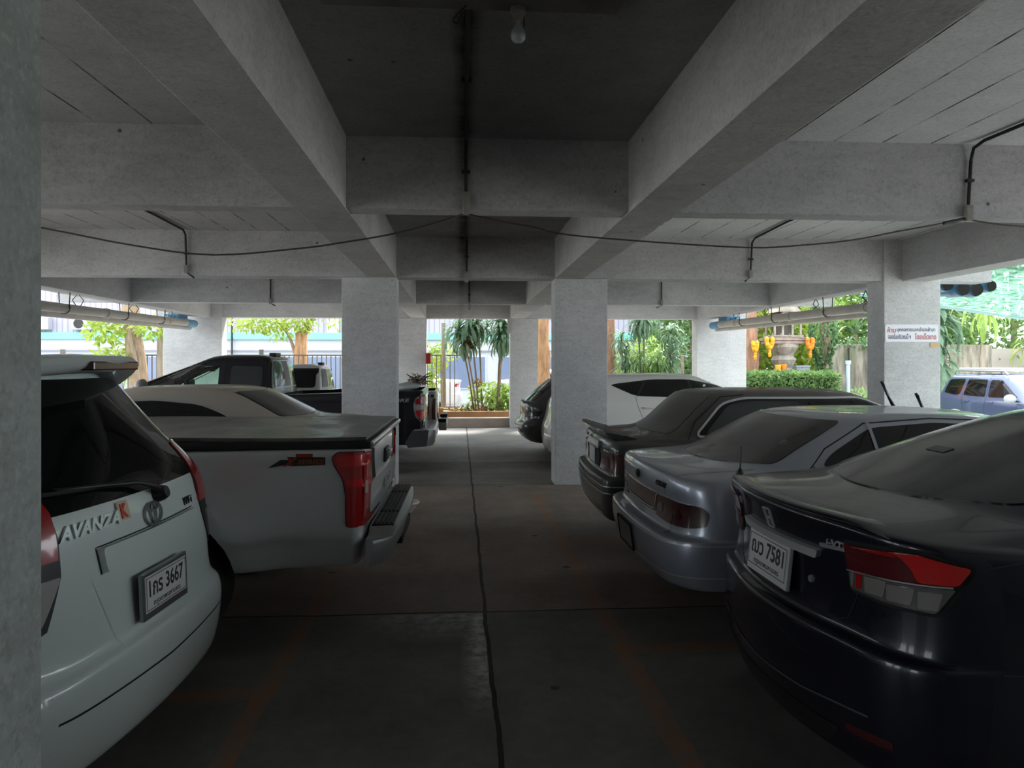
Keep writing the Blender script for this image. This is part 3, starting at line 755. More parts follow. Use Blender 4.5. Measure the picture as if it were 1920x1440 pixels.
# ===== black sedan, nearest on the right =====
c = Car('sedan', 'glossy black sedan at front right with red and clear tail lamp and plate ending 7581', (1.215, 2.955, 0), R(1.), .5, .848)
cellm = lens_mat('ribbed_clear_cell', (.22, .21, .195), 130.)
D = dict(STD, bow=.20, rx=.26, ry=.34)
sedan(c, P_midnight, None, .848, deck=1.05, roof=1.41, glass_base=.50, glass_top=1.34, L=4.4, gw=.715, rw=.56, bump=(.22, .50, .665), face=.06, D=D, wh=(.86, 3.4), deck_x=.02)
rgl = rpoly([(-.58, 1.12), (-.3, 1.10), (.3, 1.10), (.58, 1.12), (.535, 1.25), (.47, 1.345), (-.47, 1.345), (-.535, 1.25)], .03, 3)
c.patch('rear_window', rgl, 'rear', G_city, .005, .012)
for vw in ('left', 'right'):
    c.patch('side_window', rpoly([(.98, 1.10), (1.55, 1.31), (2.1, 1.33), (2.5, 1.28), (3.15, 1.07)], .05, 3), vw, G_dark, .005, .012, .08)
for sd, vw in ((1, 'cleft'), (-1, 'cright')):
    pl = [(16, .985), (45, 1.008), (52, 1.012), (70, .975), (59, .82), (38, .815), (18, .82)]
    pl = rpoly([(c.arc(a), z) for a, z in pl], .02, 3)
    r = c.patch('tail_lamp', off_poly(pl, .007), vw, M['gap'], .003, .03, .03)
    up = rpoly([(c.arc(a), z) for a, z in [(16.5, .98), (45, 1.002), (52, 1.006), (68.5, .975), (64.5, .918), (42, .905), (17, .89)]], .012, 3)
    c.patch('red_lens', up, vw, mat('deep_red_glass', (.10, .006, .010), .15, coat=1.), .010, .02, .03, parent=r)
    c.patch('bright_lens', rpoly([(c.arc(a), z) for a, z in [(41, .998), (52, 1.004), (68.5, .975), (64.5, .922), (52, .916), (50, .955), (46, .99)]], .012, 3), vw, M['brightred'], .014, .02, .03, parent=r)
    c.patch('upper_red_edge', rpoly([(c.arc(a), z) for a, z in [(22, .978), (42, .997), (45, .985), (34, .982)]], .006, 2), vw, M['red'], .013, .02, .03, parent=r)
    lo = rpoly([(c.arc(a), z) for a, z in [(17.5, .882), (42, .896), (64, .91), (58, .826), (38, .822), (19, .826)]], .012, 3)
    c.patch('clear_lens', lo, vw, mat('smoked_clear_lens', (.10, .095, .09), .2, coat=1.), .010, .02, .03, parent=r)
    for a0, a1, mm in ((19.5, 20.6, 'clear'), (23, 26, 'red'), (28.5, 38.5, 'clear'), (40, 49.5, 'clear'), (52, 58.5, 'clear')):
        c.patch('reflector_cell', rpoly([(c.arc(a0), .832), (c.arc(a1), .836), (c.arc(a1 + 1.5), .893), (c.arc(a0), .886)], .006, 2), vw, M[mm] if mm == 'red' else cellm, .0125, .005, .03, parent=r)
    c.seams([[(17, .888), (42, .902), (63, .915)]], vw, .005, .0135, 'lens_divider', M['dullchrome'], parent=r, deg=True)
b = BM(); rows = []
for i in range(25):
    y = -.66 + 1.32 * i / 24; h, n = c.ray('rear', y, 1.0); x = h.x
    ez = min(1, (1 - abs(y) / .66) * 5)
    rows.append([b.verts.new((x + dx, y, 1.036 + (z - 1.045) * ez)) for dx, z in ((.14, 1.068), (.05, 1.076), (-.002, 1.077), (-.010, 1.071), (-.004, 1.060), (.03, 1.045))])
for r0, r1 in zip(rows[:-1], rows[1:]):
    for k in range(5): b.faces.new((r0[k], r0[k + 1], r1[k + 1], r1[k]))
    b.faces.new((r0[5], r0[0], r1[0], r1[5]))
b.faces.new(rows[0]); b.faces.new(rows[-1][::-1]); obj('lip_spoiler', b, P_midnight, c.root, True, 40)
c.put('badge', emblem_h(), 'rear', -.01, .978, M['trim'], .004)
c.patch('plate_garnish', rpoly([(-.32, .892), (.29, .892), (.305, .925), (-.335, .925)], .012, 3), 'rear', M['trim'], .022, .04)
c.patch('garnish_flank', rpoly([(-.56, .955), (-.33, .935), (-.33, .95), (-.56, .968)], .006, 2), 'rear', M['dullchrome'], .004, .008)
c.plate('rear', .015, .81, 'ฌว 7581', 'กรุงเทพมหานคร', w=.36, hgt=.142, fr_m=M['plate'], frame_w=.008, off=.02, tilt=R(-4))
c.text('engine_badge', 'i-VTEC', 'rear', -.44, .965, .14, M['trim'], .026, .003, .25, bold=.002)
c.text('name_badge', 'CITY', 'rear', .46, .965, .15, M['trim'], .03, .003, .25, bold=.002)
b = BM(); lathe(b, [(0, .008), (.012, .008), (.014, 0), (.014, -.01)], 16); c.put('trunk_lock', b, 'rear', -.27, .80, M['dullchrome'], .002, smooth=True)
c.seams([[(.60, 1.02), (.60, .985)], [(-.60, 1.02), (-.60, .985)], [(.505, .83), (.46, .715), (.38, .69), (-.38, .69), (-.46, .715), (-.505, .83)]], 'rear', .006)
c.seams([[(.0, .405), (.3, .415), (.62, .45)], [(0, .405), (-.3, .415), (-.62, .45)]], 'rear', .008, .002, 'bumper_crease_glint', M['badge'])  # bright strip painted in for the highlight along the bumper crease
c.patch('lower_grille', rpoly([(-.40, .26), (.40, .26), (.48, .345), (-.48, .345)], .02, 3), 'rear', M['black'], .004, .01)
for sd, vw in ((1, 'cleft'), (-1, 'cright')):
    c.patch('bumper_reflector', rpoly([(c.arc(22), .36), (c.arc(44), .375), (c.arc(44), .40), (c.arc(22), .385)], .008, 2), vw, M['darkred'], .004, .01)
for sd, vw in ((1, 'left'), (-1, 'right')):
    c.seams([[(1.05, 1.07), (1.12, .9), (1.2, .6)], [(2.2, 1.07), (2.2, .35)], [(.40, .66), (.62, .655)], [(.33, .97), (.7, 1.02), (1.0, 1.05)]], vw, .005)
    c.mirror(3.0, .85, 1.03, P_midnight, sd)
c.text('window_sticker', '▬', 'rear', .12, 1.225, .13, mat('grey_film', (.12, .12, .13), .4), .05, .001, off=.007)
b = BM(); h1 = c.at('rear', -.05, 1.17)[0]; h2 = c.at('rear', -.10, 1.38)[0]; N = c.at('rear', -.05, 1.25)[3]

# ===== steel blue sedan, second on the right =====
c = Car('sedan', 'steel-blue sedan with full-width tail lamp strip and trunk antenna', (1.09, 4.83, 0), R(0), .5, .885)
D = dict(STD, bow=.07, rx=.24, ry=.28)
sedan(c, P_steel, None, .885, deck=.955, roof=1.305, glass_base=.56, glass_top=1.02, L=4.72, gw=.775, rw=.60, bump=(.33, .53, .625), face=.09, D=D, wh=(1.05, 3.67), deck_x=.095, wroof=2.35, cowl=3.2)
c.patch('rear_window', rpoly([(-.67, 1.02), (-.3, 1.0), (.3, 1.0), (.67, 1.02), (.60, 1.19), (.555, 1.258), (-.555, 1.258), (-.60, 1.19)], .03, 3), 'rear', G_dust, .005, .012)
for vw in ('left', 'right'):
    c.patch('side_window', rpoly([(.95, 1.015), (1.02, 1.08), (1.30, 1.222), (1.7, 1.248), (2.4, 1.22), (3.05, .99)], .06, 3), vw, G_dark, .005, .012, .08)
    c.seams([[(1.30, 1.25), (1.30, 1.0)], [(2.05, 1.27), (2.02, .97)]], vw, .02, .011, 'window_divider', P_steel)
    c.seams([[(.88, 1.0), (1.0, 1.11), (1.28, 1.248), (1.7, 1.273), (2.4, 1.25)]], vw, .006, .002, 'door_gap')
    c.seams([[(.90, 1.02), (1.15, .80), (1.25, .45)], [(2.03, 1.0), (2.05, .35)]], vw, .006)
    c.patch('side_molding', rpoly([(.42, .55), (3.9, .55), (3.9, .61), (.42, .61)], .01, 2), vw, P_steel, .012, .015, .12)
    c.mirror(3.0, .885, 1.0, P_steel, 1 if vw == 'left' else -1)
# lamp strip
ctr = c.patch('reflector_panel', rpoly([(-.36, .70), (.36, .70), (.39, .815), (-.39, .815)], .015, 3), 'rear', M['smoked'], .006, .014)
c.seams([[(-.40, .815), (-.37, .80), (-.335, .72), (-.32, .712), (.32, .712), (.335, .72), (.37, .80), (.40, .815)]], 'rear', .009, .010, 'chrome_strip', M['trim'], parent=ctr)
for sd, vw in ((1, 'cleft'), (-1, 'cright')):
    pl = rpoly([(c.arc(a), z) for a, z in [(2, .815), (28, .817), (58, .81), (64, .775), (62, .70), (50, .68), (25, .674), (-3, .685)]], .022, 3)
    r = c.patch('tail_lamp', pl, vw, M['smoked'], .006, .016, .03)
    c.patch('lamp_inner_lens', rpoly([(c.arc(38), .715), (c.arc(43), .715), (c.arc(43), .765), (c.arc(38), .765)], .02, 3), vw, M['darkred'], .009, .005, .03, parent=r)  # small dark red patch on the smoked lens
    c.patch('reversing_lens', rpoly([(c.arc(6), .72), (c.arc(14), .72), (c.arc(14), .77), (c.arc(6), .77)], .005, 2), vw, mat('dusky_clear_lens', (.12, .09, .085), .2, coat=1.), .009, .005, .03, parent=r)
    c.seams([[(-2, .595), (40, .60), (92, .605)], [(-2, .415), (40, .42), (92, .43)]], vw, .007, .004, 'bumper_trim_line', M['trim'], deg=True)
    c.seams([[(18, .945), (19, .83)]], vw, .006, deg=True)
c.seams([[(-.39, .595), (.39, .595)], [(-.39, .415), (.39, .415)]], 'rear', .007, .004, 'bumper_trim_line', M['trim'])
c.put('badge', emblem_rings(.085), 'rear', .0, .88, M['plateblack'], .004)
c.text('name_badge', 'CAMRY', 'rear', -.47, .885, .17, M['plateblack'], .032, .003, .15, bold=.003)
b = BM(); bezel(b, rpoly([(-.20, -.085), (.20, -.085), (.20, .085), (-.20, .085)], .015, 3), .012, h=.01); c.put('plate_recess', b, 'rear', .02, .495, M['gap'], .0)
b = BM(); box(b, -.17, .17, -.07, .07, 0, .004, .001); c.put('number_plate', b, 'rear', .02, .495, mat('weathered_plate', (.16, .16, .155), .5, var=.4, vscale=9), .004)
c.seams([[(.08, .62), (.60, .62)], [(.08, -.62), (.60, -.66)]], 'top', .006)
b = BM(); q = c.at('top', .50, -.70)[0]; lathe(b, [(0, .03), (.006, .03), (.014, .014), (.022, 0), (.022, -.01)], 14, Matrix.Translation(q)); an = obj('trunk_antenna', b, M['black'], c.root, True)
b = BM(); tube(b, [q + Vector((0, 0, .02)), q + Vector((.01, .0, .155))], .005, 6, r2=.003); obj('antenna_mast', b, M['black'], an)

# ===== charcoal sedan, third on the right =====
c = Car('sedan', 'dusty charcoal sedan with trunk spoiler and chrome-edged side windows', (1.15, 6.76, 0), R(-1.5), .3, .84)
D = dict(STD, bow=.04, rx=.10, ry=.12)
sedan(c, P_char, None, .84, deck=.96, roof=1.375, glass_base=.57, glass_top=.90, L=4.5, gw=.74, rw=.60, bump=(.30, .52, .66), face=.075, D=D, wh=(1.05, 3.65), deck_x=.085, wroof=2.4, cowl=3.15)
c.patch('rear_window', rpoly([(-.63, 1.01), (.63, 1.01), (.55, 1.325), (-.55, 1.325)], .04, 3), 'rear', glass_mat('dust_caked_glass', (.02, .02, .02), .2, (.085, .077, .066), 1.5), .005, .012)
for vw in ('left', 'right'):
    pl = rpoly([(.82, 1.005), (1.06, 1.255), (1.24, 1.30), (2.3, 1.30), (3.05, 1.02)], [.05, .06, .08, .1, .04], 4)
    c.patch('window_trim', off_poly(pl, .018), vw, M['trim'], .006, .012, .06)
    c.patch('window_seal', pl, vw, M['gap'], .008, .012, .06)
    c.patch('side_window', rpoly([(.89, 1.02), (1.10, 1.245), (1.26, 1.28), (1.72, 1.28), (1.72, 1.02)], .04, 4), vw, mat('dusty_side_glass', (.035, .042, .042), .12, coat=.6), .012, .010, .06)
    c.patch('side_window', rpoly([(1.80, 1.02), (1.80, 1.28), (2.28, 1.28), (2.95, 1.03)], .04, 4), vw, G_dark, .012, .010, .06)
    c.seams([[(.74, .97), (.82, 1.12), (1.06, 1.32), (1.26, 1.335)], [(.78, .96), (1.15, .45)]], vw, .007, .003)
    c.mirror(2.95, .84, 1.0, P_char, 1 if vw == 'left' else -1)
b = BM(); rows = []
for i in range(21):
    y = -.70 + 1.40 * i / 20; q = abs(y) / .70; x = .02 + .045 * q * q; e = 1 if q < .93 else .6
    rows.append([b.verts.new((x + dx, y, 1.0 + z * e)) for dx, z in ((.26, -.036), (.15, .015), (.03, .050), (.0, .047), (-.002, .034), (.04, .005), (.10, -.05), (.26, -.052))])
for r0, r1 in zip(rows[:-1], rows[1:]):
    for k in range(8): b.faces.new((r0[k], r0[(k + 1) % 8], r1[(k + 1) % 8], r1[k]))
b.faces.new(rows[0]); b.faces.new(rows[-1][::-1]); obj('trunk_spoiler', b, P_char, c.root, True, 40)
for sg in (1, -1):
    pts = [(sg * .36, .70), (sg * .77, .70), (sg * .77, .865), (sg * .40, .865)]
    if sg < 0: pts = pts[::-1]
    r = c.patch('tail_lamp', rpoly(pts, .02, 3), 'rear', M['darkred'], .008, .02, .04)
c.patch('handle_garnish', rpoly([(-.36, .865), (.36, .865), (.36, .925), (-.36, .925)], .02, 3), 'rear', mat('satin_garnish', (.5, .53, .57), .25, .7), .022, .03)
b = BM(); lathe(b, [(0, .012), (.03, .012), (.036, .004), (.036, -.01)], 24); c.put('badge', b, 'rear', .30, .91, M['trim'], .02, smooth=True)
c.patch('plate_recess', rpoly([(-.30, .70), (.30, .70), (.30, .86), (-.30, .86)], .01, 2), 'rear', M['gap'], .006, .01)
b = BM(); box(b, -.17, .17, -.07, .07, 0, .004, .001); c.put('number_plate', b, 'rear', .06, .775, M['plate'], .010)
c.seams([[(-.66, .60), (.66, .60)], [(-.64, .545), (.64, .545)]], 'rear', .008, .004, 'bumper_trim_line', M['trim'])
c.seams([[(-.64, .36), (.64, .36)]], 'rear', .012, .004, 'lower_trim_line', M['trim'])
for vw in ('cleft', 'cright'): c.seams([[(0, .60), (90, .60)], [(0, .545), (90, .545)]], vw, .008, .004, 'bumper_trim_line', M['trim'], deg=True)
for vw in ('cleft', 'cright'): c.patch('lamp_side', rpoly([(c.arc(30), .70), (c.arc(75), .70), (c.arc(75), .855), (c.arc(30), .865)], .01, 2), vw, M['darkred'], .008, .02, .03)
c.seams([[(.10, .66), (.62, .66)], [(.10, -.66), (.62, -.66)]], 'top', .008)
for y, tip in ((.02, (2.82, 1.42)), (-.55, (2.81, 1.33))):
    b = BM(); bx = tip[0] + .06; tube(b, [(3.05, y, 1.0), (2.98, y, 1.10), ((bx + tip[0]) / 2, y + .02, tip[1] - .10), (tip[0], y + .03, tip[1])], .010, 6); wp = obj('raised_wiper', b, M['black'], c.root, True)
    b = BM(); tube(b, [(tip[0] + .10, y + .02, tip[1] - .24), (tip[0] - .01, y + .04, tip[1] + .015)], .012, 6); obj('wiper_blade', b, M['rubber'], wp)

# ===== dusty white sedan, third on the left =====
c = Car('sedan', 'dusty cream-white sedan parked beyond the silver pickup', (-.86, 7.25, 0), PI, .5, .85)
sedan(c, P_dusty, None, .85, deck=1.06, roof=1.40, glass_base=.53, glass_top=1.02, L=4.45, gw=.75, rw=.60, bump=(.26, .5, .65), face=.07, wh=(.95, 3.6), deck_x=.02, crown=.02)
c.patch('rear_window', rpoly([(-.64, 1.14), (-.3, 1.13), (.3, 1.13), (.64, 1.14), (.53, 1.35), (-.53, 1.35)], .03, 3), 'rear', G_dust, .006, .012)
for vw in ('left', 'right'):
    pl = rpoly([(1.02, 1.075), (1.15, 1.16), (1.38, 1.245), (1.75, 1.28), (2.3, 1.26), (3.0, 1.06)], .08, 4)
    c.patch('window_trim', off_poly(pl, .012), vw, M['dullchrome'], .005, .012, .07)
    c.patch('side_window', pl, vw, G_dark, .008, .012, .07)
    c.mirror(3.0, .85, 1.0, P_dusty, 1 if vw == 'left' else -1)
c.seams([[(.635, 1.14), (.535, 1.345)], [(-.635, 1.14), (-.535, 1.345)]], 'rear', .012, .004, 'glass_seal')
for vw in ('cleft', 'cright'): c.patch('tail_lamp', rpoly([(c.arc(5), .72), (c.arc(60), .74), (c.arc(66), .90), (c.arc(5), .92)], .02, 3), vw, M['red'], .006, .02, .04)
c.plate('rear', 0, .80, '5กฬ 1904', 'กรุงเทพมหานคร', off=.012) if False else None

# ===== black pickup beyond the left pillar =====
def pickup(c, m, rail=1.21, roof=1.74, w=.925, cab0=2.25, L=5.2, cabw=.86, cuts=(), tail=.15, hood=1.08, ws=3.5, roofx=(2.42, 3.0), zb=.42, wh=(1.25, 4.35)):
    TRD = dict(STD, bow=.02, rx=.06, ry=.08, taper=.012)
    LV = [dict(z=zb + .04, xr=.35, w=w - .12, xf=L - .2), dict(z=zb, xr=tail + .03, w=w - .05, xf=L - .06), dict(z=zb + .03, xr=tail + .015, w=w - .03, xf=L - .03), dict(z=.62, xr=tail + .01, w=w - .005, xf=L), dict(z=.80, xr=tail, w=w, xf=L), dict(z=rail - .12, xr=tail, w=w - .005, xf=L - .05, zf=hood - .1), dict(z=rail - .02, xr=tail, w=w - .012, xf=L - .15, zf=hood - .03), dict(z=rail, xr=tail + .015, w=w - .025, xf=L - .2, zf=hood), dict(z=rail + .002, xr=tail + .10, w=w - .09, xf=L - .3, zf=hood + .02)]
    me = body_mesh(LV, TRD)
    bed = BM(); box(bed, tail + .06, cab0 - .06, -w + .10, w - .10, .75, rail + .3)
    c.body(me, m, cuts=arches(wh, w, .43, .38) + [(bed, M['gap'])]); c.wheels(wh, w - .13, .37, .25, 6)
    CV = [dict(z=rail - .10, xr=cab0, w=cabw, xf=ws + .35), dict(z=rail - .02, xr=cab0, w=cabw, xf=ws + .3), dict(z=rail + .04, xr=cab0 + .01, w=cabw - .01, xf=ws + .2)]
    for t in (.3, .7): CV.append(dict(z=rail + .04 + (roof - .08 - rail - .04) * t, xr=cab0 + .01 + (roofx[0] - cab0 - .04) * t, w=cabw - .01 - .15 * t, xf=ws + .2 + (roofx[1] - ws - .2) * t))
    CV += [dict(z=roof - .07, xr=roofx[0] - .02, w=cabw - .165, xf=roofx[1]), dict(z=roof - .025, xr=roofx[0] + .03, w=cabw - .22, xf=roofx[1] - .08), dict(z=roof - .004, xr=roofx[0] + .16, w=cabw - .34, xf=roofx[1] - .25), dict(z=roof, xr=roofx[0] + .3, w=cabw - .55, xf=roofx[1] - .4)]
    me = body_mesh(CV, dict(TRD, fx=.18, fy=.2, fbow=.08, bow=.03)); c.addbvh(me); me.materials.append(m)
    if cuts: me = boolcut(me, cuts)
    cab = link('cab', me, None, c.root, True, 40)
    return cab
c = Car('pickup_truck', 'black pickup truck with mesh-look dusty mirrors beyond the left pillar', (-.35, 11.62, 0), PI, .3, .925)
c.root['label'] = 'black pickup truck parked behind the left pillar'
def prism(pts, y0=-1.5, y1=1.5):
    b = BM(); a = [b.verts.new((x, y0, z)) for x, z in pts]; q = [b.verts.new((x, y1, z)) for x, z in pts]
    b.faces.new(a); b.faces.new(q[::-1]); n = len(pts)
    for i in range(n): b.faces.new((a[i], a[(i + 1) % n], q[(i + 1) % n], q[i]))
    return b
cabin = mat('cabin_lining', (.50, .52, .49), .9)
def xprism(pts, x0, x1):
    b = BM(); a = [b.verts.new((x0, y, z)) for y, z in pts]; q = [b.verts.new((x1, y, z)) for y, z in pts]; n = len(pts)
    b.faces.new(a); b.faces.new(q[::-1])
    for i in range(n): b.faces.new((a[i], a[(i + 1) % n], q[(i + 1) % n], q[i]))
    return b
fw = rpoly([(3.06, 1.255), (3.07, 1.60), (3.2, 1.625), (3.44, 1.59), (4.13, 1.29), (4.18, 1.255)], .03, 3)
cab = pickup(c, P_black, 1.215, 1.735, .925, 2.28, 5.2, cuts=[(prism([(2.42, .9), (2.46, 1.58), (2.6, 1.655), (3.3, 1.655), (4.25, 1.25), (4.25, .9)], -.655, .655), cabin), (prism(fw), M['black']), (xprism([(-.56, 1.28), (.56, 1.28), (.50, 1.56), (-.50, 1.56)], 3.0, 4.8), M['black'])], ws=4.2, roofx=(2.36, 3.35))
for vw in ('left', 'right'):
    c.patch('front_window', off_poly(fw, .008), vw, G_pale, -.004, 0, .3, parent=cab, bv=c.bv2)
    c.patch('rear_side_window', rpoly([(2.46, 1.27), (2.46, 1.56), (2.90, 1.57), (2.90, 1.27)], .05, 3), vw, glass_mat('lightened_rear_quarter_glass', (.035, .04, .04)), .004, .01, .1, parent=cab, bv=c.bv2)  # pane's base colour lifted in place of light passing through it
    c.seams([[(2.98, 1.24), (2.98, 1.66)], [(2.40, 1.24), (2.40, 1.6), (2.50, 1.66), (2.98, 1.665)], [(3.02, 1.665), (3.3, 1.65), (4.1, 1.26)]], vw, .01, .003, parent=cab, bv=c.bv2)
    c.mirror(4.05, .80, 1.29, mat('dusty_mirror_shell', (.30, .28, .26), .5, var=.3, vscale=6), 1 if vw == 'left' else -1, 1.15, .13)
c.patch('rear_window_frame', rpoly([(-.70, 1.245), (.70, 1.245), (.60, 1.655), (-.60, 1.655)], .06, 3), 'rear', M['dullchrome'], .004, .01, .1, parent=cab, bv=c.bv2)
c.patch('rear_window', rpoly([(-.68, 1.26), (.68, 1.26), (.585, 1.64), (-.585, 1.64)], .05, 3), 'rear', glass_mat('painted_reflection_glass', (.10, .12, .115), .04), .008, .01, .1, parent=cab, bv=c.bv2)  # silver-green sky reflection put into the pale base colour
c.patch('windscreen', [(-.56, 1.28), (.56, 1.28), (.50, 1.56), (-.50, 1.56)], 'front', G_pale, -.003, 0, .2, parent=cab, bv=c.bv2)
b = BM(); box(b, 2.42, 2.52, -.16, .16, 1.715, 1.765, .01); obj('roof_brake_light', b, M['black'], cab)
# front seats and steering wheel seen through the glass
for sd in (1, -1):
    b = BM(); box(b, 2.98, 3.12, sd * .38 - .24, sd * .38 + .24, .95, 1.30, .05); box(b, 2.99, 3.09, sd * .38 - .13, sd * .38 + .13, 1.25, 1.47, .045); box(b, 3.02, 3.06, sd * .38 - .05, sd * .38 + .05, 1.2, 1.4)
    obj('seat', b, mat('seat_cloth', (.06, .065, .065), .9), cab, True, 40)
b = BM(); pts = [(3.72 + .07 * math.cos(a), .38 + .18 * math.sin(a), 1.26 + .15 * math.cos(a)) for a in [2 * PI * k / 20 for k in range(21)]]
tube(b, pts, .014); obj('steering_wheel', b, M['black'], cab)
b = BM(); box(b, 3.55, 3.60, -.10, .10, 1.53, 1.60, .015); obj('interior_mirror', b, M['black'], cab)
for sd, vw in ((1, 'left'), (-1, 'right')):
    pl = rpoly([(.155, 1.135), (.22, 1.13), (.285, 1.09), (.30, .98), (.275, .85), (.22, .79), (.155, .77)], .03, 3)
    r = c.patch('tail_lamp', off_poly(pl, .012), vw, M['chrome'], .004, .02, .03)
    c.patch('red_lens', rpoly([(.155, .93), (.285, .93), (.26, .855), (.215, .80), (.155, .785)], .015, 3), vw, M['brightred'], .010, .015, .03, parent=r)
    c.patch('clear_lens', rpoly([(.155, .94), (.285, .94), (.285, 1.01), (.155, 1.01)], .01, 2), vw, M['clear'], .010, .015, .03, parent=r)
    c.patch('upper_red_lens', rpoly([(.155, 1.02), (.283, 1.02), (.275, 1.08), (.215, 1.12), (.155, 1.125)], .015, 3), vw, M['red'], .010, .015, .03, parent=r)
    c.text('name_badge', 'CALIBRE', vw, .59, 1.075, .45, M['dullchrome'], .05, .003, .2, bold=.002)
    c.seams([[(.17, .77), (.17, .46)]], vw, .01)
    yy = (.80, .865) if sd > 0 else (-.865, -.80)
    c.patch('lamp_rear_face', rpoly([(yy[0], .79), (yy[1], .79), (yy[1], 1.13), (yy[0], 1.13)], .012, 2), 'rear', M['red'], .01, .02, .05, parent=r)
c.patch('tailgate_garnish', rpoly([(-.70, .95), (.70, .95), (.70, 1.15), (-.70, 1.15)], .03, 3), 'rear', M['chrome'], .008, .01, .1)
b = BM(); rows = []
for i in range(25):
    y = -.93 + 1.86 * i / 24; q = abs(y) / .93; xo = .10 * max(0, (q - .8) / .2) ** 2; zb = .42 + (.03 if q < .7 else 0)
    rows.append([b.verts.new((x, y, z)) for x, z in ((.30, .66), (xo + .02, .665), (xo, .64), (xo + .01, zb + .04), (xo + .04, zb), (.30, zb - .01), (.36, .50))])
for r0, r1 in zip(rows[:-1], rows[1:]):
    for k in range(7): b.faces.new((r0[k], r0[(k + 1) % 7], r1[(k + 1) % 7], r1[k]))
b.faces.new(rows[0]); b.faces.new(rows[-1][::-1]); bp = obj('step_bumper', b, M['dullchrome'], c.root, True, 38)
for sd in (1, -1):
    b = BM(); y0 = sd * .915; v = [(.09, y0, .65), (.12, y0, .42), (.38, y0, .40), (.43, y0, .47), (.33, y0, .64)]
    lo = [b.verts.new(p) for p in v]; hi = [b.verts.new((p[0], p[1] + sd * .035, p[2])) for p in v]
    b.faces.new(lo); b.faces.new(hi[::-1])
    for i in range(5): b.faces.new((lo[i], lo[(i + 1) % 5], hi[(i + 1) % 5], hi[i]))
    obj('bumper_end_cap', b, mat('grey_plastic', (.06, .062, .065), .5), bp)

# ===== white pickup, fifth on the left =====
c = Car('pickup_truck', 'white pickup truck parked beyond the black pickup', (-.23, 14.05, 0), PI, .3, .88)
cab = pickup(c, P_wpick, 1.12, 1.60, .88, 2.18, 5.0, cabw=.82, ws=3.5, roofx=(2.25, 3.0), tail=.16)
for vw in ('left', 'right'):
    pl = rpoly([(2.30, 1.18), (2.30, 1.49), (3.0, 1.49), (3.4, 1.18)], .06, 4)
    c.patch('window_visor', [(x, z + .03) for x, z in rpoly([(2.27, 1.40), (2.27, 1.48), (3.02, 1.48), (3.02, 1.44), (2.32, 1.44), (2.32, 1.36)], .015, 2)], vw, M['black'], .02, .02, .1, parent=cab, bv=c.bv2)
    c.patch('side_window', pl, vw, G_dark, .005, .012, .1, parent=cab, bv=c.bv2)
    r = c.patch('tail_lamp', rpoly([(.17, .56), (.25, .56), (.265, .78), (.24, .99), (.17, .99)], .02, 3), vw, mat('dull_red_lens', (.12, .012, .016), .2, coat=1.), .006, .02, .04)
    c.seams([[(.17, 1.03), (.28, 1.03)]], vw, .05, .006, 'black_cap', M['black'])
c.patch('rear_window', rpoly([(-.60, 1.18), (.60, 1.18), (.53, 1.50), (-.53, 1.50)], .05, 3), 'rear', glass_mat('grey_reflecting_glass', (.08, .09, .09), .04), .006, .012, .1, parent=cab, bv=c.bv2)
b = BM(); box(b, 2.30, 2.38, -.12, .12, 1.575, 1.625, .01); obj('roof_brake_light', b, M['black'], cab)
b = BM(); box(b, 0, .14, -.82, .82, .42, .56, .02); bp = obj('step_bumper', b, M['dullchrome'], c.root, True, 40)
b = BM(); box(b, .01, .15, -.80, -.50, .56, .62, .01); box(b, .01, .15, .50, .80, .56, .62, .01); obj('bumper_pad', b, M['black'], bp)

# ===== white hatchback behind the right pillar =====
c = Car('hatchback', 'pearl-white hatchback with dark wedge window behind the right pillar', (1.285, 11.52, 0), 0, .5, .895)
LV = [dict(z=.27, xr=.25, w=.78, xf=4.2), dict(z=.22, xr=.06, w=.85, xf=4.35), dict(z=.34, xr=.02, w=.88, xf=4.4), dict(z=.5, xr=0, w=.895, xf=4.45), dict(z=.66, xr=.02, w=.895, xf=4.42), dict(z=.72, xr=.06, w=.893, xf=4.4, zf=.68), dict(z=.95, xr=.10, w=.88, xf=4.2, zf=.82), dict(z=1.06, xr=.14, w=.86, xf=3.9, zf=.93), dict(z=1.10, xr=.18, w=.83, xf=3.4, zf=1.02), dict(z=1.22, xr=.36, w=.77, xf=3.1, zf=1.10), dict(z=1.34, xr=.55, w=.69, xf=2.75, zf=1.25), dict(z=1.40, xr=.66, w=.63, xf=2.45, zf=1.38), dict(z=1.43, xr=.72, w=.58, xf=2.35, zf=1.42), dict(z=1.445, xr=.85, w=.46, xf=2.2, zf=1.45), dict(z=1.45, xr=1.0, w=.25, xf=1.9, zf=1.46)]
me = body_mesh(LV, dict(STD, bow=.08, rx=.25, ry=.3))
c.body(me, P_pearl, cuts=arches((.85, 3.55), .895, .36, .32)); c.wheels((.85, 3.55), .77, .32, .2)
for vw in ('left', 'right'):
    c.patch('side_window', rpoly([(.93, 1.285), (1.02, 1.305), (1.55, 1.365), (2.1, 1.365), (2.6, 1.27), (3.15, 1.06), (2.2, 1.095), (1.35, 1.125), (1.24, 1.145)], [.015, .02, .1, .1, .1, .03, .1, .06, .04], 3), vw, G_dark, .006, .012, .07)
    c.seams([[(1.30, 1.125), (1.44, 1.33)], [(2.15, 1.10), (2.10, 1.36)]], vw, .03, .0075, 'window_divider', M['black'])
    c.seams([[(1.28, 1.12), (1.29, 1.0), (1.40, .72)], [(2.16, 1.09), (2.2, .4)]], vw, .006)
    b = BM(); tube(b, [(-.10, 0, .0), (-.07, 0, .028), (.07, 0, .028), (.10, 0, 0)], .012); c.put('door_handle', b, vw, 1.46, .955, P_pearl, .004)
    c.mirror(3.0, .89, 1.04, P_pearl, 1 if vw == 'left' else -1)
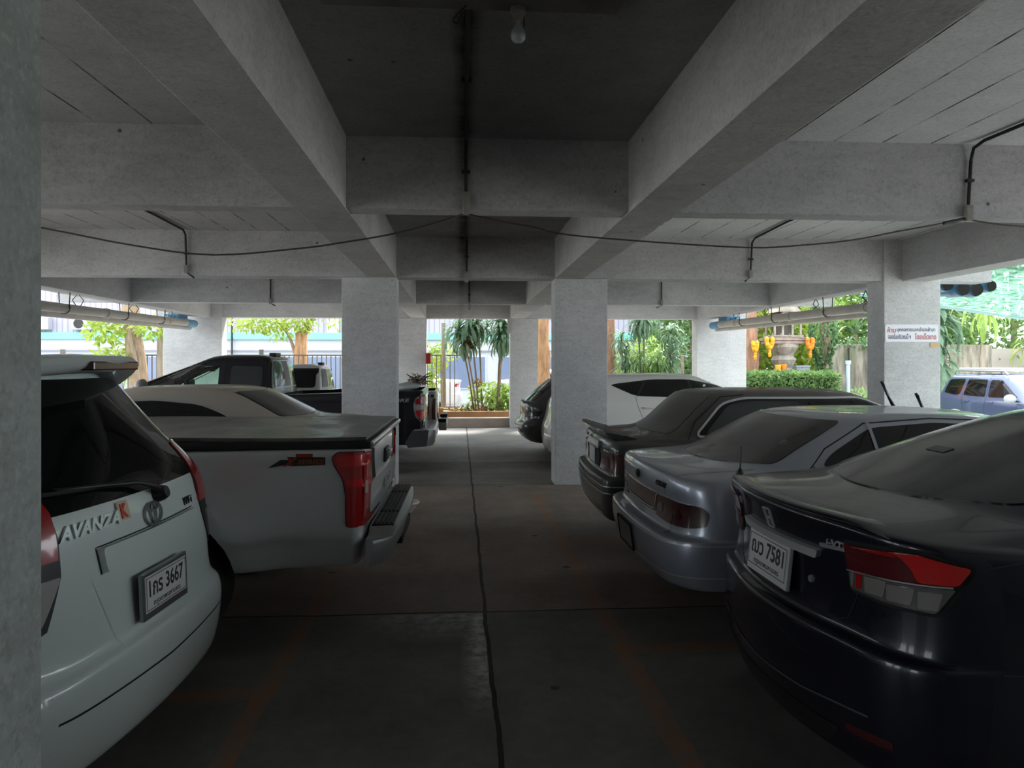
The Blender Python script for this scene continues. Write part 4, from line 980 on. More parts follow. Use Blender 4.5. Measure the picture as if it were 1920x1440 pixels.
c.patch('rear_window', rpoly([(-.6, 1.12), (.6, 1.12), (.52, 1.33), (-.52, 1.33)], .05, 3), 'rear', G_dark, .005, .012, .08)
for vw in ('cleft', 'cright'): c.patch('tail_lamp', rpoly([(c.arc(10), .84), (c.arc(70), .92), (c.arc(72), 1.0), (c.arc(10), .98)], .02, 3), vw, M['red'], .006, .015, .04)
b = BM(); q = c.at('top', 1.0, 0)[0]; tube(b, [q, q + Vector((-.06, 0, .09))], .014, r2=.006); obj('roof_antenna', b, M['black'], c.root)

# ===== grey hatchback, fifth on the right =====
c = Car('hatchback', 'grey hatchback whose tail shows left of the right pillar', (.99, 13.3, 0), 0, .5, .86)
LV = [dict(z=.27, xr=.4, w=.75, xf=4.0), dict(z=.23, xr=.20, w=.81, xf=4.2), dict(z=.34, xr=.08, w=.84, xf=4.2), dict(z=.46, xr=.01, w=.855, xf=4.22), dict(z=.54, xr=0, w=.86, xf=4.2), dict(z=.59, xr=.02, w=.86, xf=4.2), dict(z=.615, xr=.10, w=.855, xf=4.15), dict(z=.76, xr=.12, w=.85, xf=4.1), dict(z=.87, xr=.10, w=.84, xf=4.0, zf=.8), dict(z=.915, xr=.125, w=.82, xf=3.8, zf=.85), dict(z=.93, xr=.16, w=.80, xf=3.5, zf=.9), dict(z=1.10, xr=.34, w=.74, xf=3.0, zf=1.05), dict(z=1.28, xr=.54, w=.66, xf=2.5, zf=1.28), dict(z=1.37, xr=.68, w=.60, xf=2.3, zf=1.37), dict(z=1.40, xr=.85, w=.48, xf=2.1, zf=1.4), dict(z=1.41, xr=1.1, w=.25, xf=1.8, zf=1.41)]
me = body_mesh(LV, dict(STD, bow=.10, rx=.25, ry=.3))
c.body(me, P_grey, cuts=arches((.85, 3.4), .86, .34, .30)); c.wheels((.85, 3.4), .74, .30, .19)
c.patch('rear_window', rpoly([(-.64, .965), (.64, .965), (.55, 1.32), (-.55, 1.32)], .05, 3), 'rear', G_dark, .006, .012, .08)
c.seams([[(-.62, .925), (.62, .925)]], 'rear', .025, .02, 'tail_lip', M['black'])
for sd, vw in ((1, 'cleft'), (-1, 'cright')):
    r = c.patch('tail_lamp', rpoly([(c.arc(14), .67), (c.arc(72), .72), (c.arc(80), .80), (c.arc(14), .79)], .02, 3), vw, M['black'], .006, .015, .04)
    c.patch('lamp_lens', rpoly([(c.arc(44), .70), (c.arc(58), .715), (c.arc(58), .775), (c.arc(44), .77)], .02, 3), vw, M['clear'], .010, .01, .03, parent=r)
    c.patch('bumper_vent', rpoly([(c.arc(14), .43), (c.arc(30), .43), (c.arc(30), .47), (c.arc(14), .47)], .015, 3), vw, M['gap'], .004, .01)
for vw in ('left', 'right'):
    c.patch('side_window', rpoly([(.75, .98), (1.0, 1.28), (2.1, 1.28), (2.9, 1.0)], .05, 3), vw, G_dark, .006, .012, .09)
    c.mirror(2.9, .86, 1.0, P_grey, 1 if vw == 'left' else -1)
# ------------------------------------------------------------------ the building
SLAB = 3.25; SOFR = 3.285; SOFL = 3.305; BEAM = 2.72
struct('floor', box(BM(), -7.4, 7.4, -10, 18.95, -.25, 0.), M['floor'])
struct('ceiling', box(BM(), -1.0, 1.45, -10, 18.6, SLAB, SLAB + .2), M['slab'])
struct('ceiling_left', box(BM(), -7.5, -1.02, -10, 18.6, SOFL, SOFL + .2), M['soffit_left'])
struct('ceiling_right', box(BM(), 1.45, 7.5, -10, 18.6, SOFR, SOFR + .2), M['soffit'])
struct('upper_floor_slab', box(BM(), -7.8, 7.8, -10, 19.2, 3.52, 3.9), M['beam'])
LB, RB = (-1.19, -.82), (1.25, 1.62)
struct('beam_left', box(BM(), LB[0], LB[1], -10, 18.85, BEAM, 3.5, .006), M['beam'])
struct('beam_right', box(BM(), RB[0], RB[1], -10, 18.85, BEAM, 3.5, .006), M['beam'])
struct('edge_beam_left', box(BM(), -6.38, -6.0, -10, 18.85, BEAM + .004, 3.5, .006), M['beamwhite'])
struct('edge_beam_right', box(BM(), 6.0, 6.38, -10, 18.85, BEAM + .004, 3.5, .006), M['beamwhite'])
for ya, yb, w in ((-7.9, -7.55, 1), (-3.3, -3.08, 1), (1.13, 1.48, 1), (5.45, 5.67, 0), (9.74, 10.08, 1), (14.05, 14.27, 0), (18.46, 18.82, 1)):
    zb = BEAM + (.003 if w else .006)
    struct('cross_beam', box(BM(), LB[1] - .02, RB[0] + .02, ya, yb, zb, 3.5, .006), M['beam'])
    for x0, x1 in ((-7.3, LB[0] + .02), (RB[1] - .02, 7.3)):
        struct('cross_beam', box(BM(), x0, x1, ya + .004, yb - .004, zb + .002, 3.5, .006), M['beam' if x0 < 0 and ya < 8 else 'beamwhite'])
for ya in (-7.95, 1.13, 9.73, 18.45):
    far = ya > 18
    for x0, x1, nm in ((-1.52, -.82, 'l'), (1.25, 1.95, 'r')):
        z1 = BEAM + .002
        struct('column', box(BM(), x0, x1, ya, ya + .40, 0, z1, .012), M['greycol' if (nm == 'l' and 0 < ya < 5) else 'painted'])
    xo = ((-7.12, -5.74), (5.98, 7.26)) if far else ((-7.0, -6.2), (5.74, 6.54))
    for x0, x1 in xo:
        struct('column', box(BM(), x0, x1, ya - .02, ya + .40, -.4, 3.31, .012), M['painted'])
struct('ceiling_ledge', box(BM(), 1.60, 1.78, -10, 18.6, 3.205, 3.3, .008), M['painted'])
curb = struct('kerb', box(BM(), -7.3, 7.3, 18.66, 18.86, 0, .225, .012), mat('kerb_plaster', (.42, .33, .28), .9, var=.3, vscale=3, world=True))
struct('blocker_wall_back', box(BM(), -7.5, 7.5, -7.8, -7.6, 0, 3.4), M['greycol'])  # added behind the camera, out of view, to stop light from behind
struct('blocker_wall_right', box(BM(), 6.45, 6.6, -7.6, -.5, 0, 3.3), M['greycol'])  # added out of view to block light from the near right opening
struct('blocker_wall_left', box(BM(), -6.6, -6.45, -7.6, -3.2, 0, 3.3), M['greycol'])  # added out of view to cut bright opening reflections on the black sedan
struct('trim_1', box(BM(), -7.3, 7.3, 18.655, 18.87, .225, .243, .004), mat('kerb_white_edge', (.7, .68, .65), .8))
# ------------------------------------------------------------------ services under the ceiling
def strung(name, label, cat, pts, r, m, group=None, seg=8):
    b = BM(); tube(b, pts, r, seg); o = obj(name, b, m, None, True); return tag(o, label, cat, group)
def conduit(label, pts, box_at=None, clips=()):
    b = BM(); tube(b, pts, .013, 8); o = obj('conduit', b, M['conduit'], None, True, 40); tag(o, label, 'conduit', None)
    for p, ax in clips:
        q = BM(); box(q, p[0] - .03, p[0] + .03, p[1] - .016, p[1] + .016, p[2] - .012, p[2] + .012, .004) if ax == 'x' else box(q, p[0] - .03, p[0] + .03, p[1] - .016, p[1] + .016, p[2] - .012, p[2] + .012)
        obj('clip', q, M['conduit'], o)
    if box_at:
        q = BM(); x, y, z, w, h = box_at; box(q, x - w / 2, x + w / 2, y - .03, y + .012, z - h / 2, z + h / 2, .008); obj('junction_fitting', q, mat('grey_fitting', (.30, .29, .27), .6, var=.3, vscale=20), o)
    return o
conduit('sooty conduit down the middle ceiling bay to the nearest cross beam', [(.033, 1.52, 3.237), (.035, 2, 3.236), (.04, 4.2, 3.236), (.045, 5.40, 3.234), (.045, 5.432, 3.20), (.046, 5.432, 2.70)], (.046, 5.43, 2.765, .05, .17), [((.036, 2.9, 3.235), 'x'), ((.04, 4.3, 3.235), 'x'), ((.045, 5.432, 3.0), 'x')])
conduit('dark conduit down the middle of the second cross beam', [(.06, 5.70, 3.237), (.075, 8.2, 3.236), (.09, 9.69, 3.234), (.09, 9.718, 3.2), (.09, 9.718, 2.67)], (.09, 9.716, 2.73, .05, .14), [((.09, 9.718, 3.0), 'x')])
conduit('short dark conduit down the third cross beam', [(.14, 10.1, 3.237), (.18, 14.0, 3.234), (.18, 14.03, 3.2), (.18, 14.03, 2.62)], (.18, 14.03, 2.70, .05, .12), [((.18, 14.03, 2.9), 'x')])
conduit('black conduit bending down the beam at far right with a wire tied on', [(3.95, 3.9, 3.27), (3.92, 4.6, 3.268), (3.90, 5.28, 3.265), (3.90, 5.40, 3.24), (3.90, 5.43, 3.15), (3.875, 5.432, 2.74), (3.86, 5.43, 2.71), (3.66, 5.40, 2.665)], (3.875, 5.43, 2.75, .06, .12), [((3.89, 5.43, 3.0), 'x')])
conduit('black conduit dropping down the second right beam face', [(3.86, 5.7, 3.268), (3.84, 8.5, 3.268), (3.90, 9.6, 3.265), (3.90, 9.70, 3.22), (3.88, 9.712, 2.76), (3.80, 9.69, 2.70)], (3.88, 9.71, 2.80, .05, .10), [((3.89, 9.712, 3.0), 'x')])
conduit('thin black conduit on the third right beam, near the far column', [(3.86, 10.1, 3.268), (3.86, 14.0, 3.265), (3.86, 14.03, 3.2), (3.86, 14.03, 2.72), (3.76, 14.01, 2.67)], (3.86, 14.03, 2.77, .05, .1))
conduit('black conduit bending down the second left beam face', [(-3.45, 5.7, 3.288), (-3.45, 8.7, 3.288), (-3.47, 9.62, 3.285), (-3.47, 9.70, 3.24), (-3.46, 9.712, 2.76), (-3.36, 9.69, 2.69)], (-3.46, 9.71, 2.80, .05, .10), [((-3.465, 9.712, 3.0), 'x')])
conduit('thin black conduit on the third left beam above the black pickup', [(-3.49, 10.1, 3.288), (-3.49, 14.0, 3.285), (-3.49, 14.03, 3.2), (-3.49, 14.03, 2.72), (-3.40, 14.01, 2.67)], (-3.49, 14.03, 2.75, .05, .1))
wl = [(-4.6, 5.42, 2.72), (-3.6, 5.42, 2.66), (-2.90, 5.42, 2.547), (-2.30, 5.42, 2.435), (-1.75, 5.42, 2.373), (-1.15, 5.42, 2.425), (-.85, 5.42, 2.47), (-.43, 5.42, 2.55), (.04, 5.415, 2.69)]
wr = [(.05, 5.415, 2.69), (.30, 5.42, 2.64), (.54, 5.42, 2.60), (.77, 5.42, 2.55), (1.33, 5.42, 2.507), (2.14, 5.42, 2.468), (2.55, 5.42, 2.489), (2.96, 5.42, 2.534), (3.30, 5.42, 2.60), (3.66, 5.40, 2.665)]
def smooth(p, k=4):
    P = [Vector(q) for q in p]; out = []
    for i in range(len(P) - 1):
        p0, p1, p2, p3 = P[max(i - 1, 0)], P[i], P[i + 1], P[min(i + 2, len(P) - 1)]
        for j in range(k):
            t = j / k; out.append(.5 * ((2 * p1) + (p2 - p0) * t + (2 * p0 - 5 * p1 + 4 * p2 - p3) * t * t + (3 * p1 - p0 - 3 * p2 + p3) * t ** 3))
    return out + [P[-1]]
wm = mat('brown_wire', (.055, .042, .033), .6)
strung('sagging_wire', 'brown wire sagging from the middle fitting towards the left pillar', 'wire', smooth(wl), .006, wm)
strung('sagging_wire', 'brown wire sagging from the middle fitting to the right conduit', 'wire', smooth(wr), .006, wm)
strung('sagging_wire', 'short wire running off to the right edge from the right conduit', 'wire', smooth([(3.86, 5.42, 2.70), (4.32, 5.42, 2.652), (5.1, 5.42, 2.66), (5.98, 5.42, 2.74)]), .006, wm)
# lamp
bo = tag(obj('mounting_board', box(BM(), -.62, .72, 3.12, 3.40, 3.215, 3.252, .003), mat('stained_board', (.22, .20, .18), .85, var=.5, vscale=4, world=True)), 'stained shallow board fixed across the ceiling above the bulb', 'board')
lt = thing('light_bulb', 'round white bulb in a pale holder hanging from the ceiling board', 'light bulb', (.265, 3.37, 3.215))
b = BM(); lathe(b, [(0, 0), (.034, 0), (.036, -.02), (.026, -.028), (.022, -.055), (.018, -.06)], 20); obj('holder', b, mat('aged_holder', (.42, .36, .31), .5, var=.3, vscale=25), lt, True, 40)
b = BM(); lathe(b, [(.013, -.05), (.014, -.075), (.022, -.088), (.032, -.105), (.035, -.122), (.032, -.14), (.022, -.152), (0, -.157)], 24); obj('bulb', b, mat('opal_glass', (.62, .64, .68), .18, coat=.6), lt, True)
b = BM(); tube(b, [(.02, 0, -.02), (.03, .01, -.07), (.012, .02, -.10)], .003, 5); obj('loose_wire', b, M['wire'], lt)
strung('wire_loop', 'small black wire loop poking from the ceiling board', 'wire', smooth([(.03, 3.36, 3.215), (-.01, 3.37, 3.18), (-.03, 3.37, 3.15), (-.005, 3.37, 3.14), (.01, 3.37, 3.19)]), .003, M['wire'])
# drain pipes along both open sides
pvc = mat('aged_pvc', (.46, .43, .38), .55, var=.25, vscale=3, world=True); pvcb = mat('blue_pvc', (.12, .30, .48), .5, var=.2, vscale=5)
def hangers(o, x, zs, ys, r, col=None):
    for y in ys:
        b = BM(); tube(b, [(x - .10, y, 3.0)] + [(x + r * 1.15 * math.cos(a), y, zs(y) + r * 1.15 * math.sin(a)) for a in [R(150 + 30 * k) for k in range(9)]] + [(x + .10, y, 3.0)], .008, 6); obj('hanger', b, M['wire'], o)
        b = BM(); tube(b, [(x, y + .35, zs(y)+r), (x - .07, y + .38, zs(y) + .16), (x, y + .42, zs(y) + .27), (x + .07, y + .46, zs(y) + .16), (x, y + .5, zs(y) + r)], .008, 6); obj('hanger', b, M['wire'], o)
for sg, side in ((-1, 'left'), (1, 'right')):
    x = sg * 6.22; zf = lambda y: 2.44 + .011 * (y - 9)
    b = BM(); ys = 10.2; tube(b, [(x, ys, zf(ys)), (x, 17.6, zf(17.6))], .075, 16); o = obj('drain_pipe', b, pvc, None, True, 40); tag(o, 'pale PVC drain pipe in wire hangers along the %s open side' % side, 'pipe')
    hangers(o, x, zf, (10.6, 12.2, 14.3, 16.0), .075)
    for y in (11.0, 13.6, 16.4):
        b = BM(); lathe(b, [(.076, -.06), (.088, -.06), (.088, .06), (.076, .06)], 16, Matrix.Translation((x, y, zf(y))) @ Matrix.Rotation(R(90), 4, 'X')); obj('pipe_collar', b, pvc, o, True, 40)
    b = BM(); tube(b, [(x, 17.45, zf(17.5)), (x, 17.95, zf(17.9)), (x + sg * .12, 18.1, zf(18))], .088, 16); obj('blue_elbow', b, pvcb, o, True, 40)
    x2 = sg * 6.42; b = BM(); tube(b, [(x2, ys, 2.37), (x2, 18.2, 2.46)], .06, 14); o = obj('drain_pipe', b, pvc, None, True, 40); tag(o, 'thinner lower drain pipe along the %s open side' % side, 'pipe')
    x3 = sg * 6.5
    b = BM(); tube(b, [(x3, 17.0, 2.66), (x3, 18.2, 2.66)], .05, 12); o = obj('blue_pipe', b, pvcb, None, True, 40); tag(o, 'blue water pipe stub by the far %s column top' % side, 'pipe')
    b = BM(); box(b, x3 - .12, x3 + .12, 17.4, 18.0, 2.58, 2.76, .02); tag(obj('pipe_wrap', b, pvcb, None, True, 40), 'blue wrapping round the pipe at the far %s column' % side, 'wrapping')
for k, (x, z, r, ln) in enumerate(((6.98, 2.74, .10, .5), (7.22, 2.68, .11, .4), (7.42, 2.67, .105, .5), (7.64, 2.72, .085, .7))):
    b = BM(); tube(b, [(x, 10.3, z), (x, 10.3 + ln, z + .02), (x, 10.45 + ln, z + .25)], r * .9, 16)
    lathe(b, [(r * .9, -.10), (r, -.10), (r, .06), (r * .9, .06)], 18, Matrix.Translation((x, 10.3, z)) @ Matrix.Rotation(R(90), 4, 'X'))
    o = obj('drain_pipe', b, pvcb, None, True, 40); tag(o, ['blue pipe mouth tucked beside the right-hand signed column', 'blue open pipe mouth, second from the signed column', 'blue open pipe mouth, third from the signed column', 'blue pipe elbow farthest from the signed column'][k], 'pipe', 'open blue pipe ends by the signed column')
    b = BM(); lathe(b, [(0, .101), (r * .88, .101)], 18, Matrix.Translation((x, 10.3, z)) @ Matrix.Rotation(R(90), 4, 'X')); obj('pipe_mouth', b, M['gap'], o)
# sign and small bits on columns
sg_ = thing('warning_sign', 'white Thai no-parking sign in red and navy lettering on the right column', 'sign', (6.127, 9.709, 2.015))
obj('sign_board', box(BM(), -.375, .375, -.006, .0, -.118, .118), mat('sign_white', (.72, .73, .78), .35), sg_)
def signtext(s, x, z, w, h, m, nm='sign_lettering'):
    b = fitw(textmesh(s, .1, .001, offset=.001), w, h); xf(b, Matrix.Translation((x, -.0075, z)) @ Matrix.Rotation(R(90), 4, 'X')); obj(nm, b, m, sg_)
sr = mat('sign_red', (.48, .03, .05), .5); sn = mat('sign_navy', (.04, .045, .12), .5)
signtext('ห้าม', -.285, .045, .115, .075, sr); signtext('บุคคลภายนอกนำรถเข้ามา', .06, .045, .54, .075, sn)
signtext('จอดในบริเวณนี้ ฯ', -.175, -.042, .32, .075, sn); signtext('โดยเด็ดขาด', .195, -.042, .30, .085, sr)
b = BM()
for x in (-.36, .36):
    for z in (-.10, .10): lathe(b, [(0, .006), (.006, .005), (.007, 0)], 10, Matrix.Translation((x, -.006, z)) @ Matrix.Rotation(R(90), 4, 'X'))
obj('sign_screw', b, M['dullchrome'], sg_)
tag(obj('sticker', box(BM(), 6.39, 6.525, 9.703, 9.709, 1.83, 1.885), mat('yellow_sticker', (.55, .38, .14), .5)), 'small yellow sticker on the column below the sign', 'sticker')
ex = thing('fire_call_box', 'small red box on the far left column edge', 'fire box', (-.77, 18.36, 1.72)); obj('box_body', box(BM(), -.06, .06, -.05, .09, -.12, .12, .01), mat('box_red', (.30, .015, .012), .4), ex); obj('box_cap', box(BM(), -.065, .065, -.055, .09, .12, .14, .005), mat('box_dark_red', (.16, .01, .01), .4), ex)
b = BM(); box(b, 1.18, 1.25, 18.40, 18.44, 2.35, 2.73, .003); o = tag(obj('lamp_bracket', b, M['dullchrome']), 'small bracket at the top of the far right inner column', 'bracket')
# white basin on the floor past the pickup bumper
ba = thing('basin', 'pale basin lying on the floor behind the step bumper', 'basin', (-.62, 8.1, 0.))
b = BM(); lathe(b, [(0, .0), (.11, 0), (.17, .09), (.19, .10), (.185, .115), (.16, .10), (.10, .015), (0, .012)], 28, Matrix.Translation((0, 0, 0))); obj('bowl', b, mat('basin_plastic', (.55, .48, .46), .4), ba, True, 40)
# bundle on the black pickup's rail
random.seed(3); b = BM()
for k in range(70):
    p = Vector((random.uniform(-.11, .11), random.uniform(-.10, .10), random.uniform(0, .10))); q = p + Vector((random.uniform(-.12, .12), random.uniform(-.1, .1), random.uniform(-.02, .10))); tube(b, [p, (p + q) / 2 + Vector((0, 0, .02)), q], .006, 4)
o = obj('twig_bundle', b, mat('dry_twigs', (.16, .12, .085), .9)); o.location = (-.60, 11.0, 1.28); tag(o, 'bundle of dry twigs on the black pickup bed', 'twigs')
b = BM(); bmesh.ops.create_uvsphere(b, u_segments=20, v_segments=10, radius=1)
for v in b.verts: v.co.x *= .22; v.co.y *= .3; v.co.z = v.co.z * .07 + .02 * math.sin(9 * v.co.x) * math.cos(3 * v.co.y)
o = obj('white_sack', b, mat('sack_plastic', (.6, .62, .62), .5), None, True); o.location = (-.80, 11.05, 1.26); tag(o, 'pale sack lying on the black pickup bed rail', 'sack')
# ------------------------------------------------------------------ outside
struct('ground', box(BM(), -60, 10.9, -30, 60, -.6, -.03), mat('pale_paving', (.42, .41, .39), .85, var=.25, vscale=1.5, world=True))
struct('ground_lower', box(BM(), 10.9, 60, -30, 60, -.9, -.42), mat('driveway_concrete', (.42, .415, .40), .85, var=.25, vscale=1.5, world=True))
struct('road', box(BM(), -60, 60, 23.5, 30.5, -.2, -.02), mat('road_surface', (.26, .26, .27), .8, var=.2, vscale=1., world=True))
L = {k: leaf_mat(k, a, b) for k, a, b in (('yellow_green', (.42, .52, .10), (.24, .35, .06)), ('mid_green', (.21, .34, .12), (.10, .19, .06)), ('blue_green', (.24, .36, .24), (.12, .21, .13)), ('ivy_green', (.15, .27, .12), (.06, .13, .05)), ('lime', (.38, .52, .15), (.22, .35, .08)))}
L['dry'] = leaf_mat('dry_leaf', (.36, .20, .09), (.20, .11, .05), trans=.15)
bk1 = bark_mat('orange_bark', (.62, .36, .20), (.32, .17, .09)); bk2 = bark_mat('brown_bark', (.40, .29, .20), (.20, .14, .09)); bk3 = bark_mat('red_bark', (.46, .26, .17), (.25, .13, .085)); bk4 = bark_mat('pale_stem', (.32, .27, .20), (.18, .14, .10))
def leaf(b, p, d, up, ln, w):
    s = d.cross(up); s = s.normalized() if s.length > 1e-4 else Vector((1, 0, 0)); n = s.cross(d).normalized()
    a = b.verts.new(p); l = b.verts.new(p + d * ln * .45 + s * w / 2 + n * ln * .06); r = b.verts.new(p + d * ln * .45 - s * w / 2 + n * ln * .06); t = b.verts.new(p + d * ln - n * ln * .06)
    b.faces.new((a, l, t)); b.faces.new((a, t, r))
def rnd(): return Vector((random.gauss(0, 1), random.gauss(0, 1), random.gauss(0, 1))).normalized()
def cloud(b, c, rad, n, ln=.14, w=.06, shell=.5):
    c = Vector(c)
    for _ in range(n):
        d = rnd(); q = (shell + (1 - shell) * random.random() ** .5); p = c + Vector((d.x * rad[0], d.y * rad[1], d.z * rad[2])) * q
        dd = (d * .6 + rnd() * .8 + Vector((0, 0, -.25))).normalized(); leaf(b, p, dd, rnd(), ln * random.uniform(.7, 1.3), w * random.uniform(.7, 1.2))
def rosette(b, p, n, ln, w, spread=1., droop=1.):
    p = Vector(p)
    for i in range(n):
        a = 2.4 * i + random.uniform(-.3, .3); el = R(75 - 110 * (i / n) + random.uniform(-10, 10)); l = ln * random.uniform(.75, 1.15)
        h = Vector((math.cos(a), math.sin(a), 0)); s = Vector((-math.sin(a), math.cos(a), 0)); pts = []; q = p + Vector((0, 0, -.25 * ln * i / n)); e = el
        for k in range(7):
            pts.append(q.copy()); q = q + (h * math.cos(e) * spread + Vector((0, 0, math.sin(e)))) * l / 6; e -= droop * .36
        prev = None
        for k, q in enumerate(pts):
            t = k / 6; ww = w * (.45 + 1.1 * t * (1 - t) * 2) * (1 if k < 6 else .05)
            pr = (b.verts.new(q + s * ww / 2), b.verts.new(q - s * ww / 2))
            if prev: b.faces.new((prev[0], prev[1], pr[1], pr[0]))
            prev = pr
def trunk(pts, r, r2, m, root, nm='trunk', seg=14, wob=.06):
    b = BM(); P = smooth(pts, 5); tube(b, P, r, seg, r2=r2)
    for v in b.verts: v.co += Vector((math.sin(v.co.z * 7 + v.co.x * 9), math.cos(v.co.z * 5 + v.co.y * 8), 0)) * r * wob
    return obj(nm, b, m, root, True, 60)
random.seed(11)
def leafobj(b, m, root, nm='foliage'): return obj(nm, b, m, root, recalc=False)
# left garden trees
t = thing('tree', 'leaning brown tree trunk with yellow-green sprays near the left column', 'tree', (-8.8, 21, 0))
trunk([(.18, 0, -.1), (.05, 0, 1.2), (-.12, .0, 2.6), (-.3, .1, 4.4)], .27, .20, bk2, t); b = BM(); cloud(b, (-.75, -.2, 2.55), (.55, .5, .35), 260, .22, .09, .2); cloud(b, (-.55, -.1, 1.6), (.55, .5, .55), 330, .20, .08, .2); cloud(b, (.55, -.1, 2.6), (.55, .5, .3), 220, .2, .08, .2); cloud(b, (0, 0, 4.8), (1.6, 1.6, 1.0), 700, .24, .1); leafobj(b, L['yellow_green'], t)
b = BM(); tube(b, smooth([(.25, -.25, 0), (.18, -.3, 1.2), (.02, -.27, 2.1), (-.15, -.22, 2.8)]), .025, 6); obj('vine', b, bk4, t, True)
t = thing('tree', 'orange-barked tree with a forked top behind the black pickup', 'tree', (-4.62, 22, 0))
trunk([(0, 0, -.1), (0, 0, 1.4), (.03, 0, 2.5)], .22, .17, bk1, t); trunk([(.0, 0, 2.4), (.25, 0, 2.75), (.42, 0, 3.6)], .13, .08, bk2, t, 'branch'); trunk([(-.15, 0, 1.9), (-.35, 0, 2.45), (-.75, .0, 2.95), (-1.2, 0, 3.4)], .05, .03, bk2, t, 'branch')
b = BM(); cloud(b, (-1.15, -.2, 2.75), (.85, .5, .25), 260, .2, .08, .1); cloud(b, (-.5, -.1, 2.5), (.4, .4, .2), 70, .18, .07, .1); cloud(b, (.05, -.2, 2.85), (.5, .4, .3), 180, .2, .08, .1); cloud(b, (.9, .2, 2.9), (.5, .4, .3), 60, .16, .06, .1); cloud(b, (0, 0, 4.6), (2., 1.8, 1.), 700, .24, .1); leafobj(b, L['yellow_green'], t)
t = thing('post', 'weathered wooden post beside the left garden tree', 'post', (-8.15, 20.9, 0)); trunk([(0, 0, -.1), (0, 0, 1.6), (.01, 0, 3.0)], .085, .08, bk4, t, 'pole', wob=.02)
for x, y, r, lab, m in ((2.355, 21., .19, 'orange-barked tree trunk just right of the far inner column', bk1), (4.28, 21.2, .20, 'reddish tree trunk at the left edge of the right-hand opening', bk3), (8.80, 22, .225, 'reddish tree trunk beside the far right column and marigold garland', bk3)):
    t = thing('tree', lab, 'tree', (x, y, 0)); trunk([(0, 0, -.1), (.02, 0, 1.5), (-.02, 0, 3.2), (.05, .1, 5)], r * 1.05, r * .85, m, t, seg=18, wob=.10); b = BM(); cloud(b, (0, .2, 5.6), (1.6, 1.6, 1.1), 600, .24, .1); leafobj(b, L['lime'], t)
# dracaena palms
def drac(label, x, y, heads, stems=True, mats='blue_green', ln=.55, n=46, w=.05):
    t = thing('dracaena', label, 'dracaena plant', (x, y, 0))
    for k, (hx, hy, hz, s) in enumerate(heads):
        bx = (hx) * .35
        trunk([(bx, hy * .3, -.1), (bx + (hx - bx) * .4, hy * .5, hz * .5), (hx, hy, hz)], .028, .02, bk4, t, 'stem', 8, .02)
        b = BM(); rosette(b, (hx, hy, hz), n, ln * s, w * s); leafobj(b, L[mats], t, 'leaf_head')
    return t
drac('tall dracaena with drooping head in the middle of the end opening', .68, 20.1, [(-.42, 0, 2.80, 1.45), (-.18, .3, 2.75, 1.25), (-.72, .1, 2.55, 1.3), (-.55, -.1, 2.25, 1.1)], n=56, w=.065)
drac('dracaena with hanging leaves against the right jamb of the end opening', .92, 20.0, [(.20, 0, 2.62, 1.35), (.30, .15, 2.9, 1.1), (.22, -.1, 2.3, 1.1)], n=56, w=.065)
t = thing('shrub', 'bright green broad-leaved shrub in the orange planter', 'shrub', (1.1, 20.2, .3)); b = BM(); cloud(b, (.05, 0, .35), (.42, .4, .38), 330, .2, .10, .1); cloud(b, (-.45, .2, .45), (.4, .3, .35), 150, .2, .1, .1); leafobj(b, L['lime'], t); trunk([(0, 0, 0), (.02, 0, .3)], .02, .015, bk4, t, 'stem', 6)
t = thing('shrub', 'low spider-leaved plant in the middle of the planter', 'shrub', (.2, 20.0, .33)); b = BM(); rosette(b, (0, 0, .1), 40, .42, .035); leafobj(b, L['lime'], t)
t = thing('dry_plant', 'dead orange leaf clump hanging on a dracaena stem', 'dead leaves', (.28, 20.05, 0)); b = BM(); cloud(b, (.0, -.05, 2.22), (.13, .1, .16), 120, .16, .05, .1); cloud(b, (.22, 0, 1.1), (.07, .07, .09), 30, .12, .05, .1); leafobj(b, L['dry'], t)
b = BM(); cloud(b, (.3, 20.0, .37), (.55, .3, .05), 120, .16, .06, .1); o = leafobj(b, L['dry'], None, 'dry_leaves'); tag(o, 'litter of dry brown leaves on the planter soil', 'dry leaves', kind='stuff')
t = thing('bush', 'yellow-green bush behind the fence left of the end opening', 'bush', (-1.1, 22.2, 0)); b = BM(); cloud(b, (0, 0, 1.2), (.6, .5, 1.1), 800, .15, .08, .2); cloud(b, (.6, .1, 1.9), (.4, .3, .35), 160, .15, .07, .2); leafobj(b, L['yellow_green'], t); trunk([(0, 0, -.1), (0, 0, .8)], .04, .03, bk4, t, 'stem', 8)
drac('slim dracaena at the left of the right-hand opening', 4.62, 20.5, [(-.12, 0, 2.35, .95), (.02, .1, 1.85, 1.0), (-.05, -.1, 1.4, .9)], ln=.6)
drac('dracaena with hanging head in the middle of the right-hand opening', 5.15, 20.6, [(.02, 0, 3.0, 1.35), (-.1, .2, 2.75, 1.1)], n=60)
drac('dracaena with upright spear against the right-hand jamb', 5.9, 20.5, [(.0, 0, 2.5, 1.15), (.03, .12, 2.0, 1.15), (-.02, -.1, 1.6, 1.)], n=52)
for k, (x, y, z, lab) in enumerate(((5.05, 20.1, 1.75, 'low leafy dracaena clump, left of two behind the white hatchback'), (5.5, 20.0, 1.7, 'low leafy dracaena clump, right of two behind the white hatchback'))):
    drac(lab, x, y, [(-.12, 0, z, .95), (.15, .1, z - .25, .9), (0, -.1, z - .5, .9)], mats='mid_green', ln=.6, n=40)
t = thing('bush', 'yellow-green bush behind the dracaenas in the right-hand opening', 'bush', (5.3, 21.6, 0)); b = BM(); cloud(b, (0, 0, 1.5), (1.0, .4, .9), 700, .2, .1, .2); leafobj(b, L['lime'], t); trunk([(0, 0, -.1), (0, 0, .9)], .05, .03, bk4, t, 'stem', 8)
